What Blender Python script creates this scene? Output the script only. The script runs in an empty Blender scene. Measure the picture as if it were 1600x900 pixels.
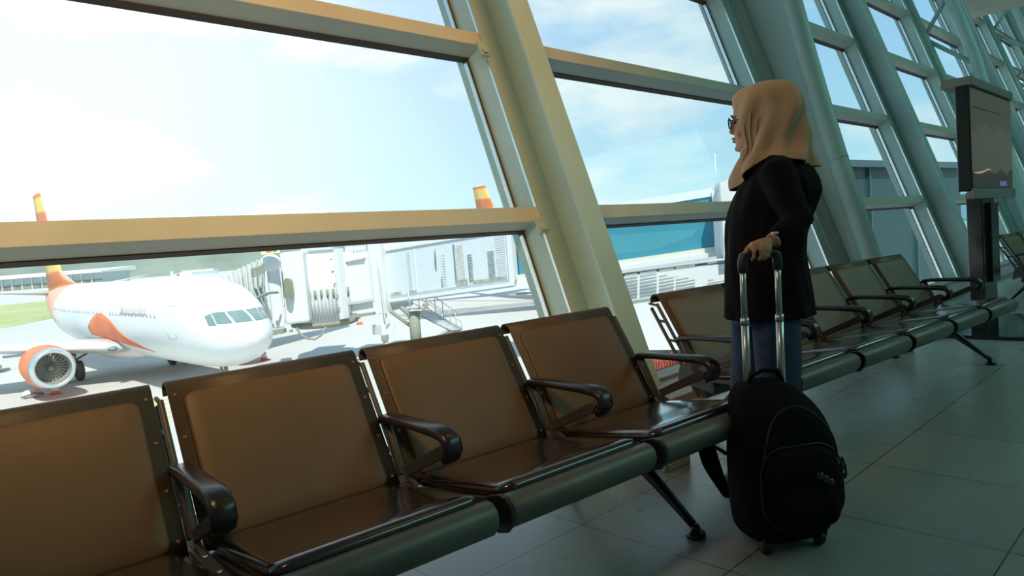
import bpy, bmesh, math, random
from math import sin, cos, pi, sqrt, radians
from mathutils import Vector, Matrix, noise
random.seed(7)
SC = bpy.context.scene
COL = SC.collection

# ------------------------------------------------------------------ camera
H = 1.11                                   # eye height over the hall floor
FPX = 1083.0                               # focal length in pixels of the 1600 wide frame
YAW, PIT, ROL = 0.8134, 0.0634, -0.0786
AL = 0.3299                                # lean of the glass wall from the vertical
SE = -0.0795                               # the seat rows are turned a little against the wall
GZ = H - 5.75                              # apron level outside
Fv = Vector((cos(YAW)*cos(PIT), sin(YAW)*cos(PIT), -sin(PIT)))
R0 = Vector((sin(YAW), -cos(YAW), 0)); U0 = R0.cross(Fv)
Rv = cos(ROL)*R0 + sin(ROL)*U0; Uv = -sin(ROL)*R0 + cos(ROL)*U0
C0 = Vector((0, 0, H))
cd = bpy.data.cameras.new('camera'); cam = bpy.data.objects.new('camera', cd); COL.objects.link(cam)
cd.sensor_width = 36; cd.lens = 36*FPX/1600; cd.clip_end = 5000; cd.clip_start = 0.05
m3 = Matrix((Rv, Uv, -Fv)).transposed()
cam.matrix_world = Matrix.Translation(C0) @ m3.to_4x4()
SC.camera = cam
vs = SC.view_settings
vs.view_transform = 'Standard'; vs.look = 'None'; vs.gamma = 1; vs.use_curve_mapping = False; vs.exposure = 0.0

# ------------------------------------------------------------------ sky
W = bpy.data.worlds.new('sky'); SC.world = W; W.use_nodes = True
nt = W.node_tree; N = nt.nodes; L = nt.links; N.clear()
def nn(t, **k):
    n = N.new(t)
    for a, b in k.items(): setattr(n, a, b)
    return n
def wmath(op, a, b=None, clamp=False):
    n = nn('ShaderNodeMath', operation=op, use_clamp=clamp)
    for i, v in enumerate((a, b)):
        if v is None: continue
        if isinstance(v, (int, float)): n.inputs[i].default_value = v
        else: L.new(v, n.inputs[i])
    return n.outputs[0]
def wmix(f, a, b):
    n = nn('ShaderNodeMix', data_type='RGBA')
    for i, v in ((0, f), (6, a), (7, b)):
        if isinstance(v, tuple): n.inputs[i].default_value = (*v, 1)
        elif isinstance(v, (int, float)): n.inputs[i].default_value = v
        else: L.new(v, n.inputs[i])
    return n.outputs[2]
tc = nn('ShaderNodeTexCoord'); sep = nn('ShaderNodeSeparateXYZ'); L.new(tc.outputs['Generated'], sep.inputs[0])
elev = wmath('POWER', wmath('MAXIMUM', sep.outputs[2], 0.0), 0.75)
base = wmix(wmath('MULTIPLY', elev, 1.95, True), (0.57, 0.92, 0.99), (0.22, 0.52, 0.86))
mp = nn('ShaderNodeMapping'); mp.inputs['Scale'].default_value = (1.0, 1.0, 2.8); mp.inputs['Location'].default_value = (0.35, 0.1, 0.2)
L.new(tc.outputs['Generated'], mp.inputs[0])
no = nn('ShaderNodeTexNoise'); no.inputs['Scale'].default_value = 3.0; no.inputs['Detail'].default_value = 7; no.inputs['Roughness'].default_value = 0.55
L.new(mp.outputs[0], no.inputs[0])
cr = nn('ShaderNodeMapRange'); cr.inputs['From Min'].default_value = 0.50; cr.inputs['From Max'].default_value = 0.66; L.new(no.outputs[0], cr.inputs[0])
skyc = wmix(wmath('MULTIPLY', cr.outputs[0], 0.8), base, (0.86, 0.97, 0.96))
SUNV = Vector((cos(radians(80))*cos(radians(22)), sin(radians(80))*cos(radians(22)), sin(radians(22))))
vd = nn('ShaderNodeVectorMath', operation='DOT_PRODUCT'); L.new(tc.outputs['Generated'], vd.inputs[0]); vd.inputs[1].default_value = SUNV
dt = wmath('MAXIMUM', vd.outputs['Value'], 0.0)
glow = wmath('MULTIPLY', wmath('POWER', dt, 6.0), 0.9)
g2 = nn('ShaderNodeVectorMath', operation='SCALE'); g2.inputs[0].default_value = (0.85, 0.62, 0.42); L.new(glow, g2.inputs['Scale'])
ad = nn('ShaderNodeVectorMath', operation='ADD'); L.new(skyc, ad.inputs[0]); L.new(g2.outputs[0], ad.inputs[1])
# below the horizon: pale ground bounce
bel = wmath('LESS_THAN', sep.outputs[2], -0.002)
fin = wmix(bel, ad.outputs[0], (0.45, 0.47, 0.45))
bg = nn('ShaderNodeBackground'); L.new(fin, bg.inputs[0]); bg.inputs[1].default_value = 1.0
wo = nn('ShaderNodeOutputWorld'); L.new(bg.outputs[0], wo.inputs[0])

# ------------------------------------------------------------------ sun and added fill lights
def light(name, kind, loc, tgt, energy, color, **k):
    d = bpy.data.lights.new(name, kind); o = bpy.data.objects.new(name, d); COL.objects.link(o)
    d.energy = energy; d.color = color
    for a, b in k.items(): setattr(d, a, b)
    o.location = loc; o.rotation_euler = (Vector(tgt)-Vector(loc)).to_track_quat('-Z', 'Y').to_euler()
    return o
light('sun', 'SUN', (0, -20, 40), (18, 14, -12), 4.8, (1.0, 0.95, 0.86), angle=radians(1.0))
# added warm fills out of frame, tinting the left mullions, seats and column
light('warm_fill_left', 'AREA', (-0.3, 1.0, 3.0), (1.5, 3.6, 1.7), 35, (1.0, 0.58, 0.26), shape='DISK', size=0.5, spread=radians(105))
light('warm_fill_column', 'AREA', (3.35, 1.0, 4.9), (3.1, 3.9, 2.2), 27, (1.0, 0.43, 0.14), shape='DISK', size=2.4, spread=radians(90))  # second added warm fill, aimed at the main column
light('teal_fill', 'AREA', (14, -5.5, 8.9), (13.5, -4.0, 0.5), 960, (0.42, 0.95, 0.83), shape='RECTANGLE', size=20, size_y=8)  # unseen teal fill panel, added to lift the dim hall
# added warm strip hidden behind the near seats, brightens the mullion undersides
light('low_warm_fill', 'AREA', (1.4, 2.72, 0.12), (1.4, 3.35, 1.6), 7, (1.0, 0.72, 0.42), shape='RECTANGLE', size=4.2, size_y=0.08)

# ------------------------------------------------------------------ helpers
def atd(u, v, d): return C0 + ((u-800)/FPX*Rv - (v-450)/FPX*Uv + Fv)*d
def ray(u, v): return (u-800)/FPX*Rv - (v-450)/FPX*Uv + Fv
def atz(u, v, z): D = ray(u, v); return C0 + D*((z-H)/D.z)
def atx(u, v, x): D = ray(u, v); return C0 + D*(x/D.x)
def aty(u, v, y): D = ray(u, v); return C0 + D*(y/D.y)

class MB:
    def __init__(s): s.v = []; s.f = []; s.sm = []
    def add(s, vs, fs, sm=False):
        o = len(s.v); s.v += [Vector(p) for p in vs]; s.f += [tuple(i+o for i in f) for f in fs]; s.sm += [sm]*len(fs); return s
    def box(s, lo, hi, M=None):
        x0, y0, z0 = lo; x1, y1, z1 = hi
        p = [Vector(q) for q in ((x0,y0,z0),(x1,y0,z0),(x1,y1,z0),(x0,y1,z0),(x0,y0,z1),(x1,y0,z1),(x1,y1,z1),(x0,y1,z1))]
        if M is not None: p = [M @ q for q in p]
        return s.add(p, [(0,3,2,1),(4,5,6,7),(0,1,5,4),(1,2,6,5),(2,3,7,6),(3,0,4,7)])
    def rbox(s, lo, hi, r=0.01, seg=3, M=None, axis=2):
        # box with rounded edges along one axis
        lo = list(lo); hi = list(hi); a, b = [i for i in range(3) if i != axis]
        r = min(r, (hi[a]-lo[a])/2-1e-4, (hi[b]-lo[b])/2-1e-4)
        prof = []
        for cx, cy, t0 in ((hi[a]-r, hi[b]-r, 0), (lo[a]+r, hi[b]-r, 90), (lo[a]+r, lo[b]+r, 180), (hi[a]-r, lo[b]+r, 270)):
            for i in range(seg+1):
                t = radians(t0+90*i/seg); prof.append((cx+r*cos(t), cy+r*sin(t)))
        rings = []
        for h in (lo[axis], hi[axis]):
            ring = []
            for p in prof:
                q = [0,0,0]; q[a] = p[0]; q[b] = p[1]; q[axis] = h; q = Vector(q)
                ring.append(M @ q if M is not None else q)
            rings.append(ring)
        return s.loft(rings, caps=True, sm=False)
    def loft(s, rings, caps=True, sm=True, closed=True, loop=False):
        n = len(rings[0]); o = len(s.v); fs = []
        vs = [Vector(p) for r in rings for p in r]
        m = len(rings)
        for i in range(m if loop else m-1):
            for j in range(n if closed else n-1):
                a = i*n+j; b = i*n+(j+1) % n; c = ((i+1) % m)*n+(j+1) % n; d = ((i+1) % m)*n+j
                fs.append((a, b, c, d))
        s.add(vs, fs, sm)
        if caps and not loop:
            s.f += [tuple(o+j for j in range(n))[::-1], tuple(o+(m-1)*n+j for j in range(n))]; s.sm += [False, False]
        return s
    def tube(s, path, r, seg=10, caps=True, flat=1.0, loop=False, up=None):
        path = [Vector(p) for p in path]; rr = r if isinstance(r, (list, tuple)) else [r]*len(path)
        rings = []; ref = Vector(up) if up else Vector((0.13, 0.27, 1)).normalized()
        m = len(path)
        for i, p in enumerate(path):
            if loop: d = path[(i+1) % m]-path[(i-1) % m]
            else: d = path[min(i+1, m-1)]-path[max(i-1, 0)]
            d.normalize(); x = ref.cross(d)
            if x.length < 1e-3: x = Vector((1, 0, 0)).cross(d)
            x.normalize(); y = d.cross(x)
            rings.append([p + rr[i]*(cos(2*pi*k/seg)*x + flat*sin(2*pi*k/seg)*y) for k in range(seg)])
        return s.loft(rings, caps, True, True, loop)
    def lathe(s, prof, seg=24, M=None, caps=True):
        rings = []
        for r, z in prof:
            ring = [Vector((r*cos(2*pi*k/seg), r*sin(2*pi*k/seg), z)) for k in range(seg)]
            if M is not None: ring = [M @ q for q in ring]
            rings.append(ring)
        return s.loft(rings, caps)
    def prism(s, prof, off, sm=False):
        a = [Vector(p) for p in prof]; b = [p+Vector(off) for p in a]
        return s.loft([a, b], True, sm)
    def ball(s, c, r, seg=16, M=None):
        c = Vector(c); rx, ry, rz = r if isinstance(r, (tuple, list)) else (r, r, r)
        rings = []
        for i in range(1, seg//2):
            t = pi*i/(seg//2)
            rings.append([c+Vector((rx*sin(t)*cos(2*pi*k/seg), ry*sin(t)*sin(2*pi*k/seg), -rz*cos(t))) for k in range(seg)])
        if M is not None: rings = [[M @ q for q in r_] for r_ in rings]
        return s.loft(rings, True)
    def build(s, name, mat, parent=None, world=False, bevel=0, sub=0, remesh=0, solid=0, smooth=None, fix=True, weld=False):
        me = bpy.data.meshes.new(name); me.from_pydata([tuple(p) for p in s.v], [], s.f)
        me.polygons.foreach_set('use_smooth', s.sm if smooth is None else [smooth]*len(s.sm))
        if fix or weld:
            bm = bmesh.new(); bm.from_mesh(me)
            if weld: bmesh.ops.remove_doubles(bm, verts=bm.verts, dist=1e-5)
            if fix: bmesh.ops.recalc_face_normals(bm, faces=bm.faces)
            bm.to_mesh(me); bm.free()
        o = bpy.data.objects.new(name, me); COL.objects.link(o)
        if mat: me.materials.append(mat)
        if parent:
            if world: me.transform(wm(parent).inverted())
            o.parent = parent
        if bevel:
            b = o.modifiers.new('bevel', 'BEVEL'); b.width = bevel; b.segments = 2; b.limit_method = 'ANGLE'; b.angle_limit = radians(40)
        if remesh:
            b = o.modifiers.new('remesh', 'REMESH'); b.mode = 'VOXEL'; b.voxel_size = remesh; b.use_smooth_shade = True
            b = o.modifiers.new('smooth', 'SMOOTH'); b.iterations = 3; b.factor = 0.5
        if sub:
            b = o.modifiers.new('sub', 'SUBSURF'); b.levels = sub; b.render_levels = sub
        if solid:
            b = o.modifiers.new('solid', 'SOLIDIFY'); b.thickness = solid; b.offset = 0
        return o
def wm(o):
    m = Matrix.LocRotScale(o.location, o.rotation_euler, o.scale)
    return wm(o.parent) @ m if o.parent else m
def tag(o, label=None, cat=None, group=None, kind=None):
    for k, v in (('label', label), ('category', cat), ('group', group), ('kind', kind)):
        if v: o[k] = v
    return o
def thing(name, label, cat, loc=(0,0,0), rz=0, group=None):
    o = bpy.data.objects.new(name, None); COL.objects.link(o); o.location = loc; o.rotation_euler = (0, 0, rz)
    o.empty_display_size = 0.1
    return tag(o, label, cat, group)
def children(o): return [c for c in list(COL.objects) if c.parent == o]
def copy_tree(o, parent=None):
    c = o.copy(); COL.objects.link(c); c.parent = parent
    for ch in children(o): copy_tree(ch, c)
    return c

def mat(name, col, rough=0.5, metal=0.0, var=0.0, vscale=8.0, col2=None, bump=0.0, bscale=60.0, spec=0.5, emit=None, coat=0.0, cr=0.22, sheen=0.0, trans=0.0):
    m = bpy.data.materials.new(name); m.use_nodes = True; t = m.node_tree; b = t.nodes['Principled BSDF']
    b.inputs['Roughness'].default_value = rough; b.inputs['Metallic'].default_value = metal
    b.inputs['Specular IOR Level'].default_value = spec; b.inputs['Coat Weight'].default_value = coat; b.inputs['Coat Roughness'].default_value = cr; b.inputs['Sheen Weight'].default_value = sheen
    b.inputs['Transmission Weight'].default_value = trans
    b.inputs['Base Color'].default_value = (*col, 1)
    tcn = t.nodes.new('ShaderNodeTexCoord')
    if var or col2:
        nz = t.nodes.new('ShaderNodeTexNoise'); nz.inputs['Scale'].default_value = vscale; nz.inputs['Detail'].default_value = 4
        t.links.new(tcn.outputs['Object'], nz.inputs[0])
        mx = t.nodes.new('ShaderNodeMix'); mx.data_type = 'RGBA'
        c2 = col2 or tuple(max(0, c*(1-var)) for c in col)
        mx.inputs[6].default_value = (*col, 1); mx.inputs[7].default_value = (*c2, 1)
        rp = t.nodes.new('ShaderNodeMapRange'); rp.inputs[1].default_value = 0.35; rp.inputs[2].default_value = 0.65
        t.links.new(nz.outputs[0], rp.inputs[0]); t.links.new(rp.outputs[0], mx.inputs[0]); t.links.new(mx.outputs[2], b.inputs['Base Color'])
    if bump:
        nz = t.nodes.new('ShaderNodeTexNoise'); nz.inputs['Scale'].default_value = bscale; nz.inputs['Detail'].default_value = 3
        t.links.new(tcn.outputs['Object'], nz.inputs[0])
        bp = t.nodes.new('ShaderNodeBump'); bp.inputs['Strength'].default_value = bump; bp.inputs['Distance'].default_value = 0.01
        t.links.new(nz.outputs[0], bp.inputs['Height']); t.links.new(bp.outputs[0], b.inputs['Normal'])
    if emit:
        b.inputs['Emission Color'].default_value = (*emit[:3], 1); b.inputs['Emission Strength'].default_value = emit[3]
    return m
def glass_mat(name, tint=(0.955, 0.985, 0.985), refl=0.04):
    m = bpy.data.materials.new(name); m.use_nodes = True; t = m.node_tree; t.nodes.clear()
    tr = t.nodes.new('ShaderNodeBsdfTransparent'); tr.inputs[0].default_value = (*tint, 1)
    gl = t.nodes.new('ShaderNodeBsdfGlossy'); gl.inputs['Roughness'].default_value = 0.02
    fr = t.nodes.new('ShaderNodeFresnel'); fr.inputs[0].default_value = 1.35
    mu = t.nodes.new('ShaderNodeMath'); mu.operation = 'MULTIPLY'; mu.inputs[1].default_value = refl
    t.links.new(fr.outputs[0], mu.inputs[0])
    mx = t.nodes.new('ShaderNodeMixShader'); t.links.new(mu.outputs[0], mx.inputs[0]); t.links.new(tr.outputs[0], mx.inputs[1]); t.links.new(gl.outputs[0], mx.inputs[2])
    o = t.nodes.new('ShaderNodeOutputMaterial'); t.links.new(mx.outputs[0], o.inputs[0])
    return m

# hall materials
M_steel = mat('painted_steel', (0.37, 0.55, 0.52), 0.38, 0.0, var=0.08, vscale=3, spec=0.5)
M_mull = mat('mullion_paint', (0.47, 0.52, 0.45), 0.42, var=0.08, vscale=3)
M_gasket = mat('rubber_gasket', (0.075, 0.045, 0.028), 0.6, var=0.2)
M_alu = mat('bare_aluminium_edge', (0.8, 0.82, 0.80), 0.25, 0.9, var=0.1)
M_glass = glass_mat('window_glass')
M_curb = mat('curb_paint', (0.22, 0.25, 0.23), 0.6, var=0.15)
M_wall = mat('hall_wall_paint', (0.30, 0.33, 0.31), 0.8, var=0.1, vscale=1)
M_ceil = mat('ceiling_panels', (0.34, 0.37, 0.35), 0.8, var=0.1, vscale=1)

def floor_mat():
    m = bpy.data.materials.new('floor_tiles'); m.use_nodes = True; t = m.node_tree; b = t.nodes['Principled BSDF']
    tc = t.nodes.new('ShaderNodeTexCoord'); mp = t.nodes.new('ShaderNodeMapping')
    mp.inputs['Location'].default_value = (-1.3216, -1.7796+0.6288*10, 0)
    t.links.new(tc.outputs['Object'], mp.inputs[0])
    br = t.nodes.new('ShaderNodeTexBrick'); br.offset = 0; br.squash = 1
    br.inputs['Scale'].default_value = 1; br.inputs['Brick Width'].default_value = 0.6345; br.inputs['Row Height'].default_value = 0.6288
    br.inputs['Mortar Size'].default_value = 0.0028; br.inputs['Mortar Smooth'].default_value = 0.3; br.inputs['Bias'].default_value = 0
    br.inputs['Color1'].default_value = (0.30, 0.33, 0.30, 1); br.inputs['Color2'].default_value = (0.33, 0.36, 0.325, 1); br.inputs['Mortar'].default_value = (0.03, 0.035, 0.03, 1)
    t.links.new(mp.outputs[0], br.inputs[0])
    nz = t.nodes.new('ShaderNodeTexNoise'); nz.inputs['Scale'].default_value = 3.0; nz.inputs['Detail'].default_value = 6
    t.links.new(tc.outputs['Object'], nz.inputs[0])
    mx = t.nodes.new('ShaderNodeMix'); mx.data_type = 'RGBA'; mx.blend_type = 'MULTIPLY'; mx.inputs[0].default_value = 0.07
    t.links.new(br.outputs[0], mx.inputs[6]); t.links.new(nz.outputs[0], mx.inputs[7]); t.links.new(mx.outputs[2], b.inputs['Base Color'])
    rr = t.nodes.new('ShaderNodeMapRange'); rr.inputs[3].default_value = 0.25; rr.inputs[4].default_value = 0.30
    t.links.new(nz.outputs[0], rr.inputs[0]); t.links.new(rr.outputs[0], b.inputs['Roughness'])
    b.inputs['Specular IOR Level'].default_value = 0.55
    return m
M_floor = floor_mat()

# ------------------------------------------------------------------ hall shell
XL, XR, YB, ZC = -7.0, 34.0, -12.0, 9.2
ca, sa = cos(AL), sin(AL)
def FP(x, s, n): return Vector((x, 3.05 + s*sa - n*ca, s*ca + n*sa))       # facade coordinates: along, up the slope, into the room
def struct(o): o['kind'] = 'structure'; return o
struct(MB().box((XL, YB, -0.25), (XR, 3.05, 0)).build('floor', M_floor))
ytop = 3.05 + ZC*math.tan(AL)
struct(MB().box((XL, YB, ZC), (XR, ytop+0.3, ZC+0.3)).build('ceiling', M_ceil))
struct(MB().box((XL, YB-0.3, -0.25), (XR, YB, ZC+0.3)).build('wall_back', M_wall))
def side(x0, x1, nm):
    p = [(x0, YB, -0.25), (x0, 3.05, -0.25), (x0, 3.05, 0), (x0, ytop, ZC), (x0, ytop, ZC+.3), (x0, YB, ZC+.3)]
    struct(MB().prism(p, (x1-x0, 0, 0)).build(nm, M_wall))
side(XL-0.3, XL, 'wall_left'); side(XR, XR+0.3, 'wall_right')
# roof soffit beam at the far end
struct(MB().box((21.0, 2.4, 6.0), (21.7, 5.0, 9.2)).build('trim_soffit', mat('soffit_panel', (0.62, 0.60, 0.52), 0.7, var=0.05)))
# curb under the glass
cb = MB().box((XL, 2.50, 0), (XR, 3.06, 0.05)); cb.box((XL, 2.86, 0.05), (XR, 3.04, 0.075))
struct(cb.build('baseboard_facade', M_curb, bevel=0.004))

# columns, glass bays and mullions of the leaning facade
X0S = [3.394 + 4.146*k for k in range(-2, 8)]
SL = 9.9
S_M = [1.25 + 1.352*k for k in range(7)]
def FB(mb, x0, x1, s0, s1, n0, n1):
    p = [FP(x, s, n) for s in (s0, s1) for (x, n) in ((x0, n0), (x1, n0), (x1, n1), (x0, n1))]
    return mb.add(p, [(0,1,2,3),(4,7,6,5),(0,4,5,1),(1,5,6,2),(2,6,7,3),(3,7,4,0)])
def bracket(mb, x, s, n):
    # clamp: plate, pin and fork holding a mullion end
    FB(mb, x-0.02, x+0.06, s-0.09, s+0.02, n, n+0.02)
    a = FP(x+0.02, s-0.05, n+0.005); b = FP(x+0.02, s-0.05, n+0.09)
    mb.tube([a, FP(x+0.02, s-0.05, n+0.04)], 0.026, 12); mb.tube([FP(x-0.005, s-0.05, n+0.03), FP(x+0.05, s-0.05, n+0.03)], 0.009, 8)
ti = 0
for k, x in enumerate(X0S):
    ti += 1
    mb = MB()
    FB(mb, x, x+0.195, -0.03, SL, -0.06, 0.21)
    truss = (k % 2 == 1)
    if not truss:
        FB(mb, x+0.185, x+0.207, -0.03, SL, 0.2, 0.50)
        FB(mb, x+0.06, x+0.268, -0.03, SL, 0.485, 0.51)
        FB(mb, x+0.0, x+0.268, -0.03, SL, -0.09, -0.06)
    o = struct(mb.build('trim_column_%d' % ti, M_steel, bevel=0.003))
    e = MB(); FB(e, x-0.004, x, -0.03, SL, 0.196, 0.214); FB(e, x+0.192, x+0.197, -0.03, SL, 0.205, 0.215)
    e.build('edge_strip', M_alu, o)
    for s in S_M:
        b = MB(); bracket(b, x-0.03, s, 0.20); b.build('bracket', M_steel, o)
    if truss:
        xc = x+0.36
        ti += 1
        t = MB()
        def outer(z, xc=xc): 
            s = (z-0.20*sa)/ca; return FP(xc, s, 0.20)
        def inner(z, xc=xc):
            n = 0.47 + 0.045*z + 0.012*z*z if z < 4 else 0.84+0.12*(z-4)*0.3
            s = (z-n*sa)/ca; return FP(xc, s, n)
        t.tube([outer(0.05), outer(9.1)], 0.103, 20)
        o = struct(t.build('trim_truss_%d' % ti, M_steel))
        zz = [0.05+9.05*i/16 for i in range(17)]
        t = MB().tube([inner(z) for z in zz], 0.108, 20, up=(1,0,0)); t.build('inner_chord', M_steel, o)
        c = MB()
        for z in (1.75, 5.4):
            a, b_ = inner(z-0.008), inner(z+0.008); c.tube([a, b_], 0.112, 20)
            a, b_ = outer(z+0.6), outer(z+0.616); c.tube([a, b_], 0.107, 20)
        c.build('joint_ring', M_steel, o)
        pl = MB(); ztop = 3.75 if x > 9 else 4.3
        if x > 9: ztop = 3.0
        zs = [0.05+(ztop-0.05)*i/10 for i in range(11)]
        a = [outer(z) for z in zs]; b_ = [inner(z) for z in zs]
        off = Vector((0.006, 0, 0))
        pl.loft([[p-off, q-off, q+off, p+off] for p, q in zip(a, b_)], True, False)
        pl.build('gusset_plate', M_steel, o)
        dz = ztop+0.1; flip = 0
        while dz < 8.6:
            p = outer(dz) if not flip else inner(dz); q = inner(dz+0.75) if not flip else outer(dz+0.75)
            MB().tube([p, q], 0.042, 12).build('diagonal', M_steel, o)
            dz += 0.75; flip ^= 1
# bays
for k in range(len(X0S)-1):
    xa = X0S[k]+0.19; xb = X0S[k+1]+0.004
    fr = MB()
    for s in S_M: FB(fr, xa-0.01, xb+0.05, s, s+0.108, -0.02, 0.20)
    FB(fr, xa-0.01, xb+0.05, 0.0, 0.05, -0.02, 0.10)
    o = struct(fr.build('window_%d' % (k+1), M_mull, bevel=0.004))
    ss = [0.05] + [v for s in S_M for v in (s, s+0.108)] + [SL]
    gk = MB(); pn = MB()
    for i in range(0, len(ss), 2):
        s0, s1 = ss[i], ss[i+1]; w = 0.022
        FB(gk, xa, xb, s1-0.006, s1+0.0005, -0.015, 0.045)
        for a0, a1, b0, b1 in ((xa, xb, s0, s0+w), (xa, xa+w, s0, s1), (xb-w, xb, s0, s1)):
            FB(gk, a0, a1, b0, b1, -0.015, 0.03)
        FB(pn, xa, xb, s0+0.005, s1-0.005, -0.006, 0.006)
    gk.build('gasket', M_gasket, o); pn.build('pane', M_glass, o)
    tr = MB()
    for i in range(0, len(ss), 2):
        s0, s1 = ss[i], ss[i+1]
        FB(tr, xb-0.034, xb-0.024, s0+0.02, s1-0.03, 0.0, 0.034)
    tr.build('glazing_bead', M_alu, o)

# ------------------------------------------------------------------ seating
M_leather = mat('dark_brown_leather', (0.130, 0.083, 0.038), 0.5, var=0.12, vscale=6, bump=0.06, bscale=180, spec=0.45)
M_seatl = mat('dark_seat_leather', (0.024, 0.012, 0.013), 0.2, var=0.15, vscale=6, bump=0.05, bscale=180, spec=0.6, coat=1.0, cr=0.14)
M_shell = mat('seat_shell_metal', (0.075, 0.062, 0.046), 0.5, 0.0, var=0.15, vscale=10, spec=0.35)
M_lip = mat('seat_front_aluminium', (0.14, 0.145, 0.125), 0.45, 0.2, var=0.15, vscale=10)
M_armp = mat('black_armrest_pad', (0.022, 0.018, 0.02), 0.28, var=0.1, bump=0.05, bscale=100, spec=0.6)
M_arm = mat('dark_cast_frame', (0.075, 0.075, 0.068), 0.5, 0.2, var=0.15)
M_leg = mat('dark_leg_metal', (0.035, 0.038, 0.036), 0.35, 0.5, var=0.15)
M_foot = mat('black_glide_foot', (0.02, 0.022, 0.022), 0.3, 0.3, var=0.1)
M_rivet = mat('brass_rivet', (0.22, 0.17, 0.11), 0.4, 0.5, var=0.2)
M_cap = mat('black_end_cap', (0.018, 0.016, 0.016), 0.4, var=0.1)

def rrect(x0, x1, y0, y1, r, seg=4):
    p = []
    for cx, cy, t0 in ((x1-r, y1-r, 0), (x0+r, y1-r, 90), (x0+r, y0+r, 180), (x1-r, y0+r, 270)):
        for i in range(seg+1):
            t = radians(t0+90*i/seg); p.append((cx+r*cos(t), cy+r*sin(t)))
    return p

BACKB, BACKT = Vector((1.875, 0.385)), Vector((2.118, 0.795))     # (y, z) of the back shell, foot and shoulder
bd = (BACKT-BACKB).normalized(); bn = Vector((-bd.y, bd.x))       # bn points forward/up out of the back
BL = (BACKT-BACKB).length
def bpt(x, t, o): p = BACKB + bd*t + bn*o; return Vector((x, p.x, p.y))

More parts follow.
